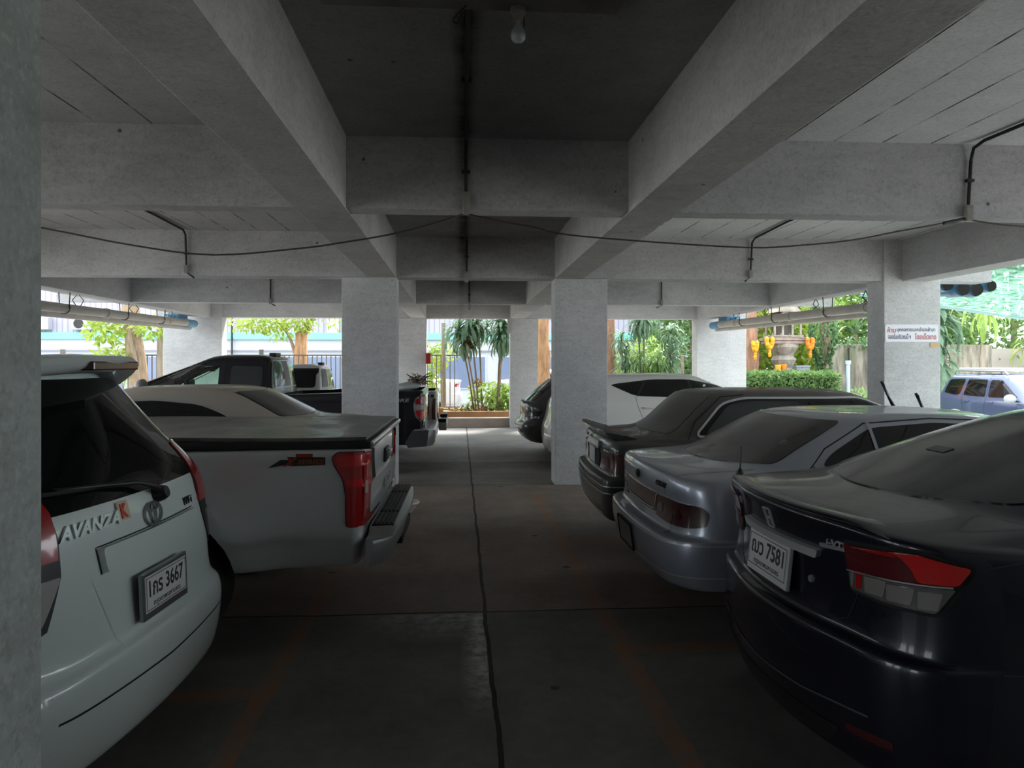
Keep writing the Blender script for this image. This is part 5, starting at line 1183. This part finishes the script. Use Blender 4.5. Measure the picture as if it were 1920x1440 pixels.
for x, h, lab in ((6.22, 1.95, 'pale wooden fence post left of the far right column'), (6.45, 1.85, 'short pale post nearest the far right column')):
    tag(obj('fence_post', box(BM(), x - .05, x + .05, 21.2, 21.3, -.1, h, .01), bk4), lab, 'post')
# planter
pm = mat('orange_plaster', (.52, .28, .13), .85, var=.3, vscale=3, world=True)
pl = thing('planter', 'low orange-plastered planter beyond the kerb', 'planter', (.4, 19.6, 0)); b = BM(); box(b, -1.3, 1.3, -.22, -.08, -.05, .36, .01); box(b, -1.3, 1.3, 1.2, 1.34, -.05, .36, .01); box(b, -1.3, -1.16, -.08, 1.2, -.05, .36); box(b, 1.16, 1.3, -.08, 1.2, -.05, .36); obj('planter_wall', b, pm, pl); obj('soil', box(BM(), -1.16, 1.16, -.08, 1.2, 0, .31), mat('soil', (.10, .075, .055), .95), pl)
tag(obj('planter_pillar', box(BM(), -.98, -.42, 19.0, 19.35, -.03, .47, .012), pm), 'square orange plinth at the left end of the planter', 'plinth')
b = BM(); tube(b, [(-.36, 19.3, .0), (-.36, 19.3, .36)], .028, 12); tag(obj('pipe_stub', b, mat('teal_pipe', (.22, .45, .42), .5), None, True, 40), 'short teal pipe stub in front of the orange plinth', 'pipe')
# fence
fm = mat('brown_iron', (.10, .085, .07), .6)
fe = thing('iron_fence', 'dark iron bar fence along the street side', 'fence', (-5, 21.5, 0)); b = BM()
for z in (.35, 1.84): box(b, -6, 5.0, -.02, .02, z - .02, z + .02)
obj('rail', b, fm, fe); b = BM()
for k in range(84): box(b, -5.95 + .13 * k, -5.925 + .13 * k, -.012, .012, .1, 1.84)
obj('bars', b, fm, fe)
for x in (-6, -3.3, -.6, 2.2): obj('post', box(BM(), x - .05, x + .05, -.05, .05, -.1, 2.0), fm, fe)
tag(obj('palm_post', tube(BM(), [(-.46, 21.2, -.1), (-.46, 21.2, 2.75)], .06, 12), bk4, None, True, 40), 'slim weathered palm post by the fence in the end opening', 'post')
# building across the street
bl = thing('building', 'pale lilac building with turquoise band across the street', 'building', (-4, 32, 0))
wm_ = mat('white_render', (.50, .52, .57), .8, var=.08, vscale=1, world=True)
nb = NB('lilac_corrugated'); p = nb.pos(); sx = nb.n('ShaderNodeSeparateXYZ'); nb.l(p, sx.inputs[0]); fr = nb.math('FRACT', nb.math('MULTIPLY', sx.outputs[0], 4.5))
nb.l(nb.mix(nb.math('LESS_THAN', fr, .22), (.38, .355, .44), (.26, .24, .31)), nb.b.inputs['Base Color']); nb.b.inputs['Roughness'].default_value = .6
obj('wall', box(BM(), -22, 17, 0, 6, -.5, 2.62), wm_, bl); obj('upper_cladding', box(BM(), -22, 17, .05, 6, 2.9, 9.), nb.m, bl)
obj('turquoise_band', box(BM(), -22, 17, -.12, 6, 2.62, 2.9, .01), mat('turquoise', (.20, .62, .54), .5), bl); obj('pipe_rail', box(BM(), -22, 17, -.10, -.04, 2.12, 2.17), mat('dull_rail', (.22, .21, .24), .5), bl)
wg = glass_mat('street_window_glass', (.16, .20, .30), .08)
for k in range(13):
    x = -21.4 + 3.0 * k; w = obj('window', box(BM(), x, x + 2.55, -.04, .02, .5, 1.95), wm_, bl); obj('pane', box(BM(), x + .07, x + 2.48, -.06, -.03, .57, 1.88), wg, w)
for x in (-15.9, -7.9, -1.6, 5.2, 9.6): obj('pilaster', box(BM(), x, x + .5, -.10, .05, 2.9, 9), wm_, bl)
for k, x in enumerate((-15.3, -13.6, -11.9)):
    a = obj('air_conditioner', box(BM(), x, x + .8, -.32, .05, 3.0, 3.5, .02), mat('unit_white', (.42, .41, .44), .6), bl); b = BM(); lathe(b, [(0, .01), (.19, .01), (.2, 0)], 20, Matrix.Translation((x + .3, -.325, 3.25)) @ Matrix.Rotation(R(90), 4, 'X')); obj('fan_grille', b, M['conduit'], a)
for x in (-18.6, -3.2, 7.4): 
    g = obj('shutter_window', box(BM(), x, x + 1.2, -.03, .08, 3.6, 4.6), mat('dark_opening', (.10, .09, .11), .6), bl)
b = BM(); tube(b, [(-5.5, -.15, -.3), (-5.5, -.15, 8)], .04, 8); obj('downpipe', b, M['conduit'], bl)
# street cars
c = Car('sedan', 'white sedan with red tail lamp on the street behind the fence', (1.25, 25.6, -.02), PI, .5, .85)
sedan(c, mat('street_white_paint', (.55, .53, .55), .3, coat=.6), None, .85, arch=False); c.patch('rear_window', rpoly([(-.6, 1.12), (.6, 1.12), (.5, 1.4), (-.5, 1.4)], .05, 3), 'rear', G_dark, step=.1)
for vw in ('left', 'right'): c.patch('side_window', rpoly([(.9, 1.1), (1.5, 1.38), (2.2, 1.38), (3.0, 1.08)], .05, 3), vw, G_dark, step=.1); c.patch('tail_lamp', rpoly([(.08, .84), (.28, .86), (.24, .96), (.08, .96)], .02, 3), vw, M['red'], step=.08)
c.root.location = (-1.2, 25.6, -.02); c.root.rotation_euler = (0, 0, PI); c.root.location.x = .1
c = Car('sedan', 'dark-windowed car parked on the street at the right of the end opening', (.9, 24.4, -.02), 0, .5, .85)
sedan(c, mat('street_grey_paint', (.30, .30, .32), .3, coat=.6), None, .85, arch=False)
for vw in ('left', 'right'): c.patch('side_window', rpoly([(.9, 1.1), (1.5, 1.38), (2.2, 1.38), (3.0, 1.08)], .05, 3), vw, G_dark, step=.1)
c.patch('rear_window', rpoly([(-.6, 1.12), (.6, 1.12), (.5, 1.4), (-.5, 1.4)], .05, 3), 'rear', G_dark, step=.1)
# ------------------------------------------------------------------ right-hand garden
he = thing('hedge', 'clipped leafy hedge below the spirit house', 'hedge', (9.1, 20.4, 0)); b = BM()
for _ in range(3600):
    p = Vector((random.uniform(-1.35, 1.45), random.uniform(-.45, .5), random.uniform(.1, 1.3))); k = random.random()
    if k < .45: p.y = -.45
    elif k < .75: p.z = 1.3 + random.uniform(-.05, .05)
    leaf(b, p, (rnd() + Vector((0, -.4, .2))).normalized(), rnd(), .13, .075)
leafobj(b, L['mid_green'], he); obj('hedge_core', box(BM(), -1.3, 1.4, -.36, .42, 0, 1.22), mat('hedge_twigs', (.03, .05, .02), .9), he)
iv = thing('tree', 'ivy-covered tree trunk right of the spirit house', 'tree', (11.12, 22, 0)); trunk([(0, 0, -.5), (.02, 0, 2), (-.1, 0, 5)], .16, .13, bk2, iv); b = BM()
for _ in range(1700):
    a = random.uniform(0, 2 * PI); z = random.uniform(-.3, 3.9); r = .20 + .10 * random.random() + .1 * math.sin(z * 3); leaf(b, Vector((r * math.cos(a) - .02 * z, r * math.sin(a), z)), Vector((math.cos(a) * .5, math.sin(a) * .5, -.6)).normalized(), rnd(), .12, .10)
leafobj(b, L['ivy_green'], iv, 'ivy')
nb = NB('mossy_concrete'); p = nb.pos(); n1 = nb.noise(nb.stretch(p, (2.5, 1, .4)), 2., 6, .65); n2 = nb.noise(p, 1.2, 5)
c_ = nb.mix(nb.ramp(n1, 0, 1, .4, .65), (.34, .30, .24), (.10, .09, .07)); nb.l(nb.mix(nb.ramp(n2, 0, .6, .5, .7), c_, (.10, .13, .06)), nb.b.inputs['Base Color']); nb.b.inputs['Roughness'].default_value = .95; nb.bump(n1, .5, .03)
gw = thing('garden_wall', 'mossy streaked concrete wall behind the ivy tree', 'wall', (13.2, 22.4, -.4)); obj('wall_body', box(BM(), -1.9, 3.6, 0, .2, 0, 2.6, .02), nb.m, gw); b = BM(); cloud(b, (-.2, .05, 2.62), (1.7, .25, .16), 420, .14, .07, .1); leafobj(b, L['ivy_green'], gw, 'creeper'); obj('buttress', box(BM(), -1.12, -.92, -.08, .02, 0, 2.5, .01), nb.m, gw)
b = BM(); lathe(b, [(.055, 0), (.055, 1.62), (.075, 1.62), (.075, 1.72), (0, 1.72)], 16, Matrix.Translation((10.78, 20.0, -.03))); tag(obj('standpipe', b, mat('pale_blue_pvc', (.38, .46, .56), .5), None, True, 40), 'pale blue standpipe in front of the mossy wall', 'pipe')
t = thing('shrub', 'leafy shrub at the foot of the mossy wall', 'shrub', (11.3, 20.3, -.4)); b = BM(); cloud(b, (0, 0, .75), (.75, .4, .5), 650, .15, .08, .2); leafobj(b, L['mid_green'], t); trunk([(0, 0, -.1), (0, 0, .6)], .03, .02, bk4, t, 'stem', 6)
# spirit house
st = mat('weathered_stone', (.42, .37, .31), .9, var=.55, vscale=5, bump=.4); st2 = mat('faded_pink_stone', (.38, .28, .245), .9, var=.4, vscale=6)
sh = thing('spirit_house', 'weathered stone spirit house on a carved pedestal', 'spirit house', (9.82, 22, 0))
b = BM(); lathe(b, [(0, 0), (.42, 0), (.42, .18), (.30, .26), (.22, .5), (.17, .9), (.20, 1.15), (.34, 1.35), (.26, 1.48), (.40, 1.72), (.30, 1.85), (.46, 2.1), (.46, 2.2), (0, 2.2)], 8); obj('pedestal', b, st, sh)
b = BM(); box(b, -.52, .52, -.42, .42, 2.2, 2.30, .015); box(b, -.56, .56, -.46, .46, 2.30, 2.38, .01); obj('platform', b, st2, sh)
b = BM(); box(b, -.47, .47, -.37, .37, 2.38, 2.46, .01)
obj('step', b, st, sh); b = BM()
for x in (-.40, -.15, .15, .40):
    for y in (-.30, .30): obj('column', tube(BM(), [(x, y, 2.45), (x, y, 2.92)], .035, 8), st, sh)
obj('shrine_room', box(BM(), -.26, .26, -.18, .24, 2.45, 2.9), mat('dark_niche_stone', (.10, .085, .07), .9), sh)
b = BM()
for hw, z0, z1, d in ((.50, 2.90, 3.30, .42), (.36, 3.15, 3.55, .46), (.22, 3.40, 3.85, .30)):
    v = [b.verts.new(q) for q in ((-hw, -d, z0), (hw, -d, z0), (0, -d, z1), (-hw, d, z0), (hw, d, z0), (0, d, z1))]
    for q in ((0, 1, 2), (5, 4, 3), (0, 2, 5, 3), (1, 4, 5, 2), (0, 3, 4, 1)): b.faces.new([v[i] for i in q])
tube(b, [(0, 0, 3.8), (0, 0, 4.4)], .05, 8, r2=.01)
for sx in (-1, 1):
    v = [b.verts.new(q) for q in ((sx * .62 - .16, -.35, 2.9), (sx * .62 + .16, -.35, 2.9), (sx * .62, -.35, 3.12), (sx * .62 - .16, .35, 2.9), (sx * .62 + .16, .35, 2.9), (sx * .62, .35, 3.12))] if False else None
obj('tiered_roof', b, st, sh)
b = BM()
for x in (-.53, -.27, 0, .27, .53): tube(b, [(x, -.44, 2.38), (x, -.44, 2.52)], .022, 6, r2=.008)
obj('balustrade', b, st2, sh)
al = thing('altar_table', 'small blue-grey offering table under the spirit house', 'table', (10.05, 21.3, 0)); b = BM(); box(b, -.22, .22, -.15, .15, 1.50, 1.55); box(b, -.20, .20, -.13, .13, 1.10, 1.50); obj('cabinet', b, mat('blue_grey_tile', (.27, .29, .35), .4, var=.3, vscale=12), al); b = BM()
for x in (-.18, .18):
    for y in (-.11, .11): box(b, x - .02, x + .02, y - .02, y + .02, 0, 1.1)
obj('leg', b, st, al)
def garland(x, y, z, w, h, m, lab):
    g = thing('garland', lab, 'garland', (x, y, z)); b = BM(); n = 22
    for i in range(n):
        a = PI + PI * i / (n - 1) * 1.0; px = w * math.cos(a); pz = h * math.sin(a)
        q = BM(); bmesh.ops.create_icosphere(q, subdivisions=1, radius=.075); xf(q, Matrix.Translation((px, random.uniform(-.02, .02), pz))); me = bpy.data.meshes.new('q'); q.to_mesh(me); b.from_mesh(me); q.free(); bpy.data.meshes.remove(me)
    obj('flower_loop', b, m, g, True); b = BM()
    for k in range(5):
        q = BM(); bmesh.ops.create_icosphere(q, subdivisions=1, radius=.05 + .012 * (k == 3)); xf(q, Matrix.Translation((0, 0, -h - .05 - .05 * k))); me = bpy.data.meshes.new('q'); q.to_mesh(me); b.from_mesh(me); q.free(); bpy.data.meshes.remove(me)
    obj('tassel', b, m, g, True)
mg = mat('marigold', (.85, .42, .02), .7, var=.3, vscale=12); og = mat('orange_marigold', (.85, .25, .015), .7, var=.3, vscale=12)
garland(8.78, 21.6, 2.22, .055, .22, mg, 'marigold garland hung in front of the reddish trunk'); garland(9.18, 21.5, 2.34, .085, .26, mg, 'thick yellow marigold garland left of the spirit house'); garland(10.42, 21.5, 2.32, .085, .26, og, 'orange marigold garland right of the spirit house')
b = BM(); tube(b, smooth([(8.7, 21.62, 2.26), (9.0, 21.6, 2.34), (9.4, 21.6, 2.42), (9.9, 21.52, 2.40), (10.5, 21.52, 2.36)]), .012, 6); tag(obj('hanging_rope', b, bk4), 'thin cord carrying the marigold garlands', 'cord')
for x, z, m, lab in ((9.52, 1.42, og, 'small orange offering pot at the foot of the spirit house'), (9.35, 1.40, mg, 'yellow offering pot left of the orange pot')):
    b = BM(); lathe(b, [(0, 0), (.06, 0), (.09, .2), (.08, .22), (0, .2)], 14, Matrix.Translation((x, 21.3, z - .05))); o = tag(obj('offering_pot', b, m, None, True, 40), lab, 'pot')
tag(obj('offering_shelf', box(BM(), 9.2, 9.7, 21.15, 21.45, 1.28, 1.34), st), 'stone shelf holding the offering pots', 'shelf'); 
# trees behind the garden
def bushtree(x, y, lab, m, h, r, n, ln=.30, tr=bk2):
    n = int(n * 2.0)
    t = thing('tree', lab, 'tree', (x, y, -.4)); trunk([(0, 0, -.1), (.05, 0, h * .4), (0, .1, h * .8)], .14, .07, tr, t); b = BM(); cloud(b, (0, 0, h * .45), (r, r * .8, h * .5), n, ln, ln * .5, .35); leafobj(b, L[m], t); return t
bushtree(10.2, 24.6, 'broad leafy tree directly behind the spirit house', 'yellow_green', 6.0, 2.0, 2600); bushtree(8.4, 26.5, 'dense green tree behind the marigold garlands', 'mid_green', 6.0, 1.7, 1700); bushtree(12.2, 26.0, 'lime-green tree behind the ivy-covered trunk', 'lime', 6.5, 2.2, 1900); bushtree(15.5, 25.8, 'broad green tree above the mossy wall', 'mid_green', 7., 2.3, 1900); bushtree(19.5, 25, 'large green tree behind the blue off-roader', 'mid_green', 7.5, 2.8, 2200); bushtree(24.5, 24, 'dark green tree at the far right of the driveway', 'ivy_green', 8, 3.2, 2200); bushtree(17.8, 28.5, 'tall lime tree showing over the driveway wall', 'lime', 9., 3., 1800)
t = thing('palm', 'arching pale palm fronds over the mossy wall', 'palm', (13.4, 24.4, 0)); trunk([(0, 0, -.4), (0, 0, 2.6)], .09, .07, bk2, t); b = BM(); rosette(b, (0, 0, 2.75), 34, 1.5, .06, 1.1, .7); leafobj(b, L['blue_green'], t, 'fronds')
drac('big dracaena with long hanging leaves left of the blue off-roader', 14.3, 21.6, [(-.3, 0, 2.6, 1.9), (.25, .2, 3.1, 1.9), (.0, -.1, 1.7, 1.7), (-.6, .2, 1.9, 1.7)], n=60, ln=.7, w=.10)
drac('spiky bright dracaena above the canopy line', 14.9, 20.6, [(.3, 0, 3.35, 1.6)], mats='lime', ln=.7)
t = thing('palm', 'slender palms at the right behind the blue off-roader', 'palm', (18.4, 22, -.4)); 
for x in (-.6, -.1, .7): trunk([(x, 0, 0), (x + .05, 0, 2.4)], .05, .04, bk2, t, 'stem', 8)
b = BM(); rosette(b, (-.6, 0, 2.6), 30, 1.1, .05); rosette(b, (.7, 0, 2.7), 30, 1.1, .05); rosette(b, (-.1, .2, 2.9), 30, 1.1, .05); leafobj(b, L['yellow_green'], t, 'fronds')
tag(obj('boundary_wall', box(BM(), 16.9, 40, 23.2, 23.4, -.5, 2.1), mat('cream_wall', (.42, .38, .33), .85, var=.2, vscale=1., world=True)), 'cream boundary wall behind the slender palms', 'wall')
# canopy over the driveway
nb = NB('green_canopy_sheet'); p = nb.pos(); n1 = nb.noise(p, 9., 5, .6); vr = nb.n('ShaderNodeTexVoronoi'); vr.inputs['Scale'].default_value = 6.; nb.l(p, vr.inputs['Vector'])
col = nb.mix(nb.ramp(n1, 0, 1, .42, .62), (.22, .40, .33), (.07, .16, .11)); col = nb.mix(nb.math('LESS_THAN', vr.outputs['Distance'], .16), col, (.5, .6, .55))
tl = nb.n('ShaderNodeBsdfTranslucent'); nb.l(col, tl.inputs[0]); tp = nb.n('ShaderNodeBsdfTransparent'); tp.inputs[0].default_value = (.55, .78, .68, 1); m1 = nb.n('ShaderNodeMixShader'); m1.inputs[0].default_value = .35; nb.l(tl.outputs[0], m1.inputs[1]); nb.l(tp.outputs[0], m1.inputs[2])
gl = nb.n('ShaderNodeBsdfGlossy'); gl.inputs['Roughness'].default_value = .15; m2 = nb.n('ShaderNodeMixShader'); m2.inputs[0].default_value = .08; nb.l(m1.outputs[0], m2.inputs[1]); nb.l(gl.outputs[0], m2.inputs[2]); nb.l(m2.outputs[0], nb.out.inputs['Surface'])
cn = thing('canopy', 'green translucent canopy sloping out over the driveway', 'canopy', (7.6, 11, 2.95)); b = BM(); n = 60; rows = []
for i in range(n + 1):
    y = -3.5 + 6.2 * i / n; z = .02 * math.sin(i * 1.35); rows.append([b.verts.new((x, y, z - .135 * x)) for x in (0, 1.2, 2.4, 3.6)])
for r0, r1 in zip(rows[:-1], rows[1:]):
    for k in range(3): b.faces.new((r0[k], r0[k + 1], r1[k + 1], r1[k]))
sl = b.faces[:]; r_ = bmesh.ops.solidify(b, geom=sl, thickness=.006); obj('canopy_sheet', b, nb.m, cn, True)
tm_ = mat('pale_teal_metal', (.32, .45, .48), .5)
for y in (-3.4, 2.68): obj('rafter', tube(BM(), [(0, y, -.03), (3.6, y, -.52)], .03, 8), tm_, cn)
# blue off-roader
c = Car('off_roader', 'slate-blue off-roader with roof rack on the sunlit driveway', (13.42, 18.95, -.42), -PI / 2, .4, .92)
LV = [dict(z=.42, xr=.3, w=.8, xf=4.5), dict(z=.38, xr=.06, w=.87, xf=4.65), dict(z=.5, xr=.01, w=.9, xf=4.7), dict(z=.68, xr=0, w=.91, xf=4.7), dict(z=.76, xr=.05, w=.905, xf=4.68, zf=.74), dict(z=1.02, xr=.07, w=.905, xf=4.6, zf=.98), dict(z=1.14, xr=.09, w=.89, xf=4.4, zf=1.04), dict(z=1.19, xr=.11, w=.87, xf=3.7, zf=1.10), dict(z=1.24, xr=.13, w=.85, xf=3.45, zf=1.15), dict(z=1.45, xr=.22, w=.79, xf=3.1, zf=1.40), dict(z=1.66, xr=.32, w=.72, xf=2.75, zf=1.66), dict(z=1.74, xr=.40, w=.66, xf=2.6, zf=1.74), dict(z=1.77, xr=.55, w=.5, xf=2.4, zf=1.77), dict(z=1.775, xr=.9, w=.25, xf=2.1, zf=1.775)]
me = body_mesh(LV, dict(STD, bow=.05, rx=.14, ry=.18)); c.body(me, P_blue, cuts=arches((.95, 3.65), .92, .42, .38)); c.wheels((.95, 3.65), .79, .37, .24, 6)
for vw in ('left', 'right'):
    c.patch('quarter_window', rpoly([(.40, 1.28), (.52, 1.62), (1.10, 1.64), (1.02, 1.26), (.9, 1.23)], .06, 3), vw, G_dark, .006, .012, .08); c.patch('rear_door_window', rpoly([(1.16, 1.24), (1.22, 1.64), (1.88, 1.64), (1.92, 1.22)], .05, 3), vw, G_dark, .006, .012, .08); c.patch('front_door_window', rpoly([(2.02, 1.22), (2.0, 1.63), (2.35, 1.63), (2.95, 1.24)], .05, 3), vw, G_dark, .006, .012, .08)
    for pts in ([(1.12, 1.28), (1.2, 1.0)], [(1.96, 1.68), (1.98, .5)], [(3.0, 1.2), (3.0, .5)], [(1.1, 1.2), (1.25, .8)]): c.seams([pts], vw, .008)
    q = [(.95 + .50 * math.cos(a), .38 + .50 * math.sin(a)) for a in [R(20 + 14 * k) for k in range(11)]] + [(.95 + .425 * math.cos(a), .38 + .425 * math.sin(a)) for a in [R(160 - 14 * k) for k in range(11)]]
    c.patch('arch_flare', q, vw, mat('pale_flare', (.45, .46, .52), .4, coat=.4), .02, .03, .1)
    for x in (1.35, 2.15): b = BM(); box(b, -.09, .09, -.018, .018, 0, .03, .008); c.put('door_handle', b, vw, x, 1.10, P_blue, .0)
    c.mirror(2.95, .88, 1.22, mat('pale_mirror', (.42, .43, .5), .4), 1 if vw == 'left' else -1, 1.2, .13)
c.patch('rear_window', rpoly([(-.6, 1.28), (.6, 1.28), (.54, 1.62), (-.54, 1.62)], .05, 3), 'rear', G_dark, .006, .012, .1)
b = BM()
for y in (-.62, .62): tube(b, [(.55, y, 1.76), (.6, y, 1.84), (2.3, y, 1.84), (2.4, y, 1.76)], .022, 8)
for x in (.8, 1.3, 1.8, 2.2): tube(b, [(x, -.62, 1.84), (x, .62, 1.84)], .018, 8)
rk = obj('roof_rack', b, M['alloy'], c.root, True); b = BM(); box(b, .5, 2.0, -.5, .45, 1.86, 1.92, .02); obj('rack_board', b, mat('rack_board_white', (.55, .56, .6), .4), rk)
# ------------------------------------------------------------------ daylight, camera
w = bpy.data.worlds.new('overcast_sky'); SC.world = w; w.use_nodes = True
bg = w.node_tree.nodes['Background']; bg.inputs[0].default_value = (.86, .94, 1., 1); bg.inputs[1].default_value = SKY
sl = bpy.data.lights.new('sun', 'SUN'); sl.energy = SUN; sl.angle = R(12); sl.color = (1., .95, .86); so = bpy.data.objects.new('sun', sl); COL.objects.link(so); so.rotation_euler = (R(38), 0, R(150))
cd = bpy.data.cameras.new('camera'); co = bpy.data.objects.new('camera', cd); COL.objects.link(co); SC.camera = co
F_ = 1395.; cd.sensor_width = 36.; cd.sensor_fit = 'HORIZONTAL'; cd.lens = F_ / 1920 * 36; cd.shift_y = -(720 - 682) / 1920.
co.location = (0, 0, 1.6); co.rotation_euler = (R(90), 0, -math.atan(98 / F_)); cd.clip_start = .05; cd.clip_end = 300
SC.view_settings.view_transform = 'Standard'; SC.view_settings.look = 'None'; SC.view_settings.exposure = EXPO; SC.view_settings.gamma = 1.; SC.view_settings.use_curve_mapping = False
SC.cycles.diffuse_bounces = 8; SC.cycles.max_bounces = 14; SC.cycles.transparent_max_bounces = 12; SC.cycles.sample_clamp_indirect = 6.; SC.cycles.use_denoising = True; SC.cycles.caustics_reflective = False; SC.cycles.caustics_refractive = False

for stem_, phrase in (('conduit', 'conduits under the ceiling'), ('sagging_wire', 'wires strung under the beams'), ('dracaena', 'dracaenas around the car park'), ('tree', 'trees around the car park'), ('garland', 'marigold garlands at the spirit house'), ('offering_pot', 'offering pots at the spirit house'), ('fence_post', 'pale posts by the far right column'), ('sedan', 'parked cars'), ('pickup_truck', 'parked cars'), ('hatchback', 'parked cars'), ('minivan', 'parked cars'), ('off_roader', 'parked cars')):
    for o in SC.objects:
        if o.parent is None and o.name.split('.')[0] == stem_ and 'group' not in o: o['group'] = phrase
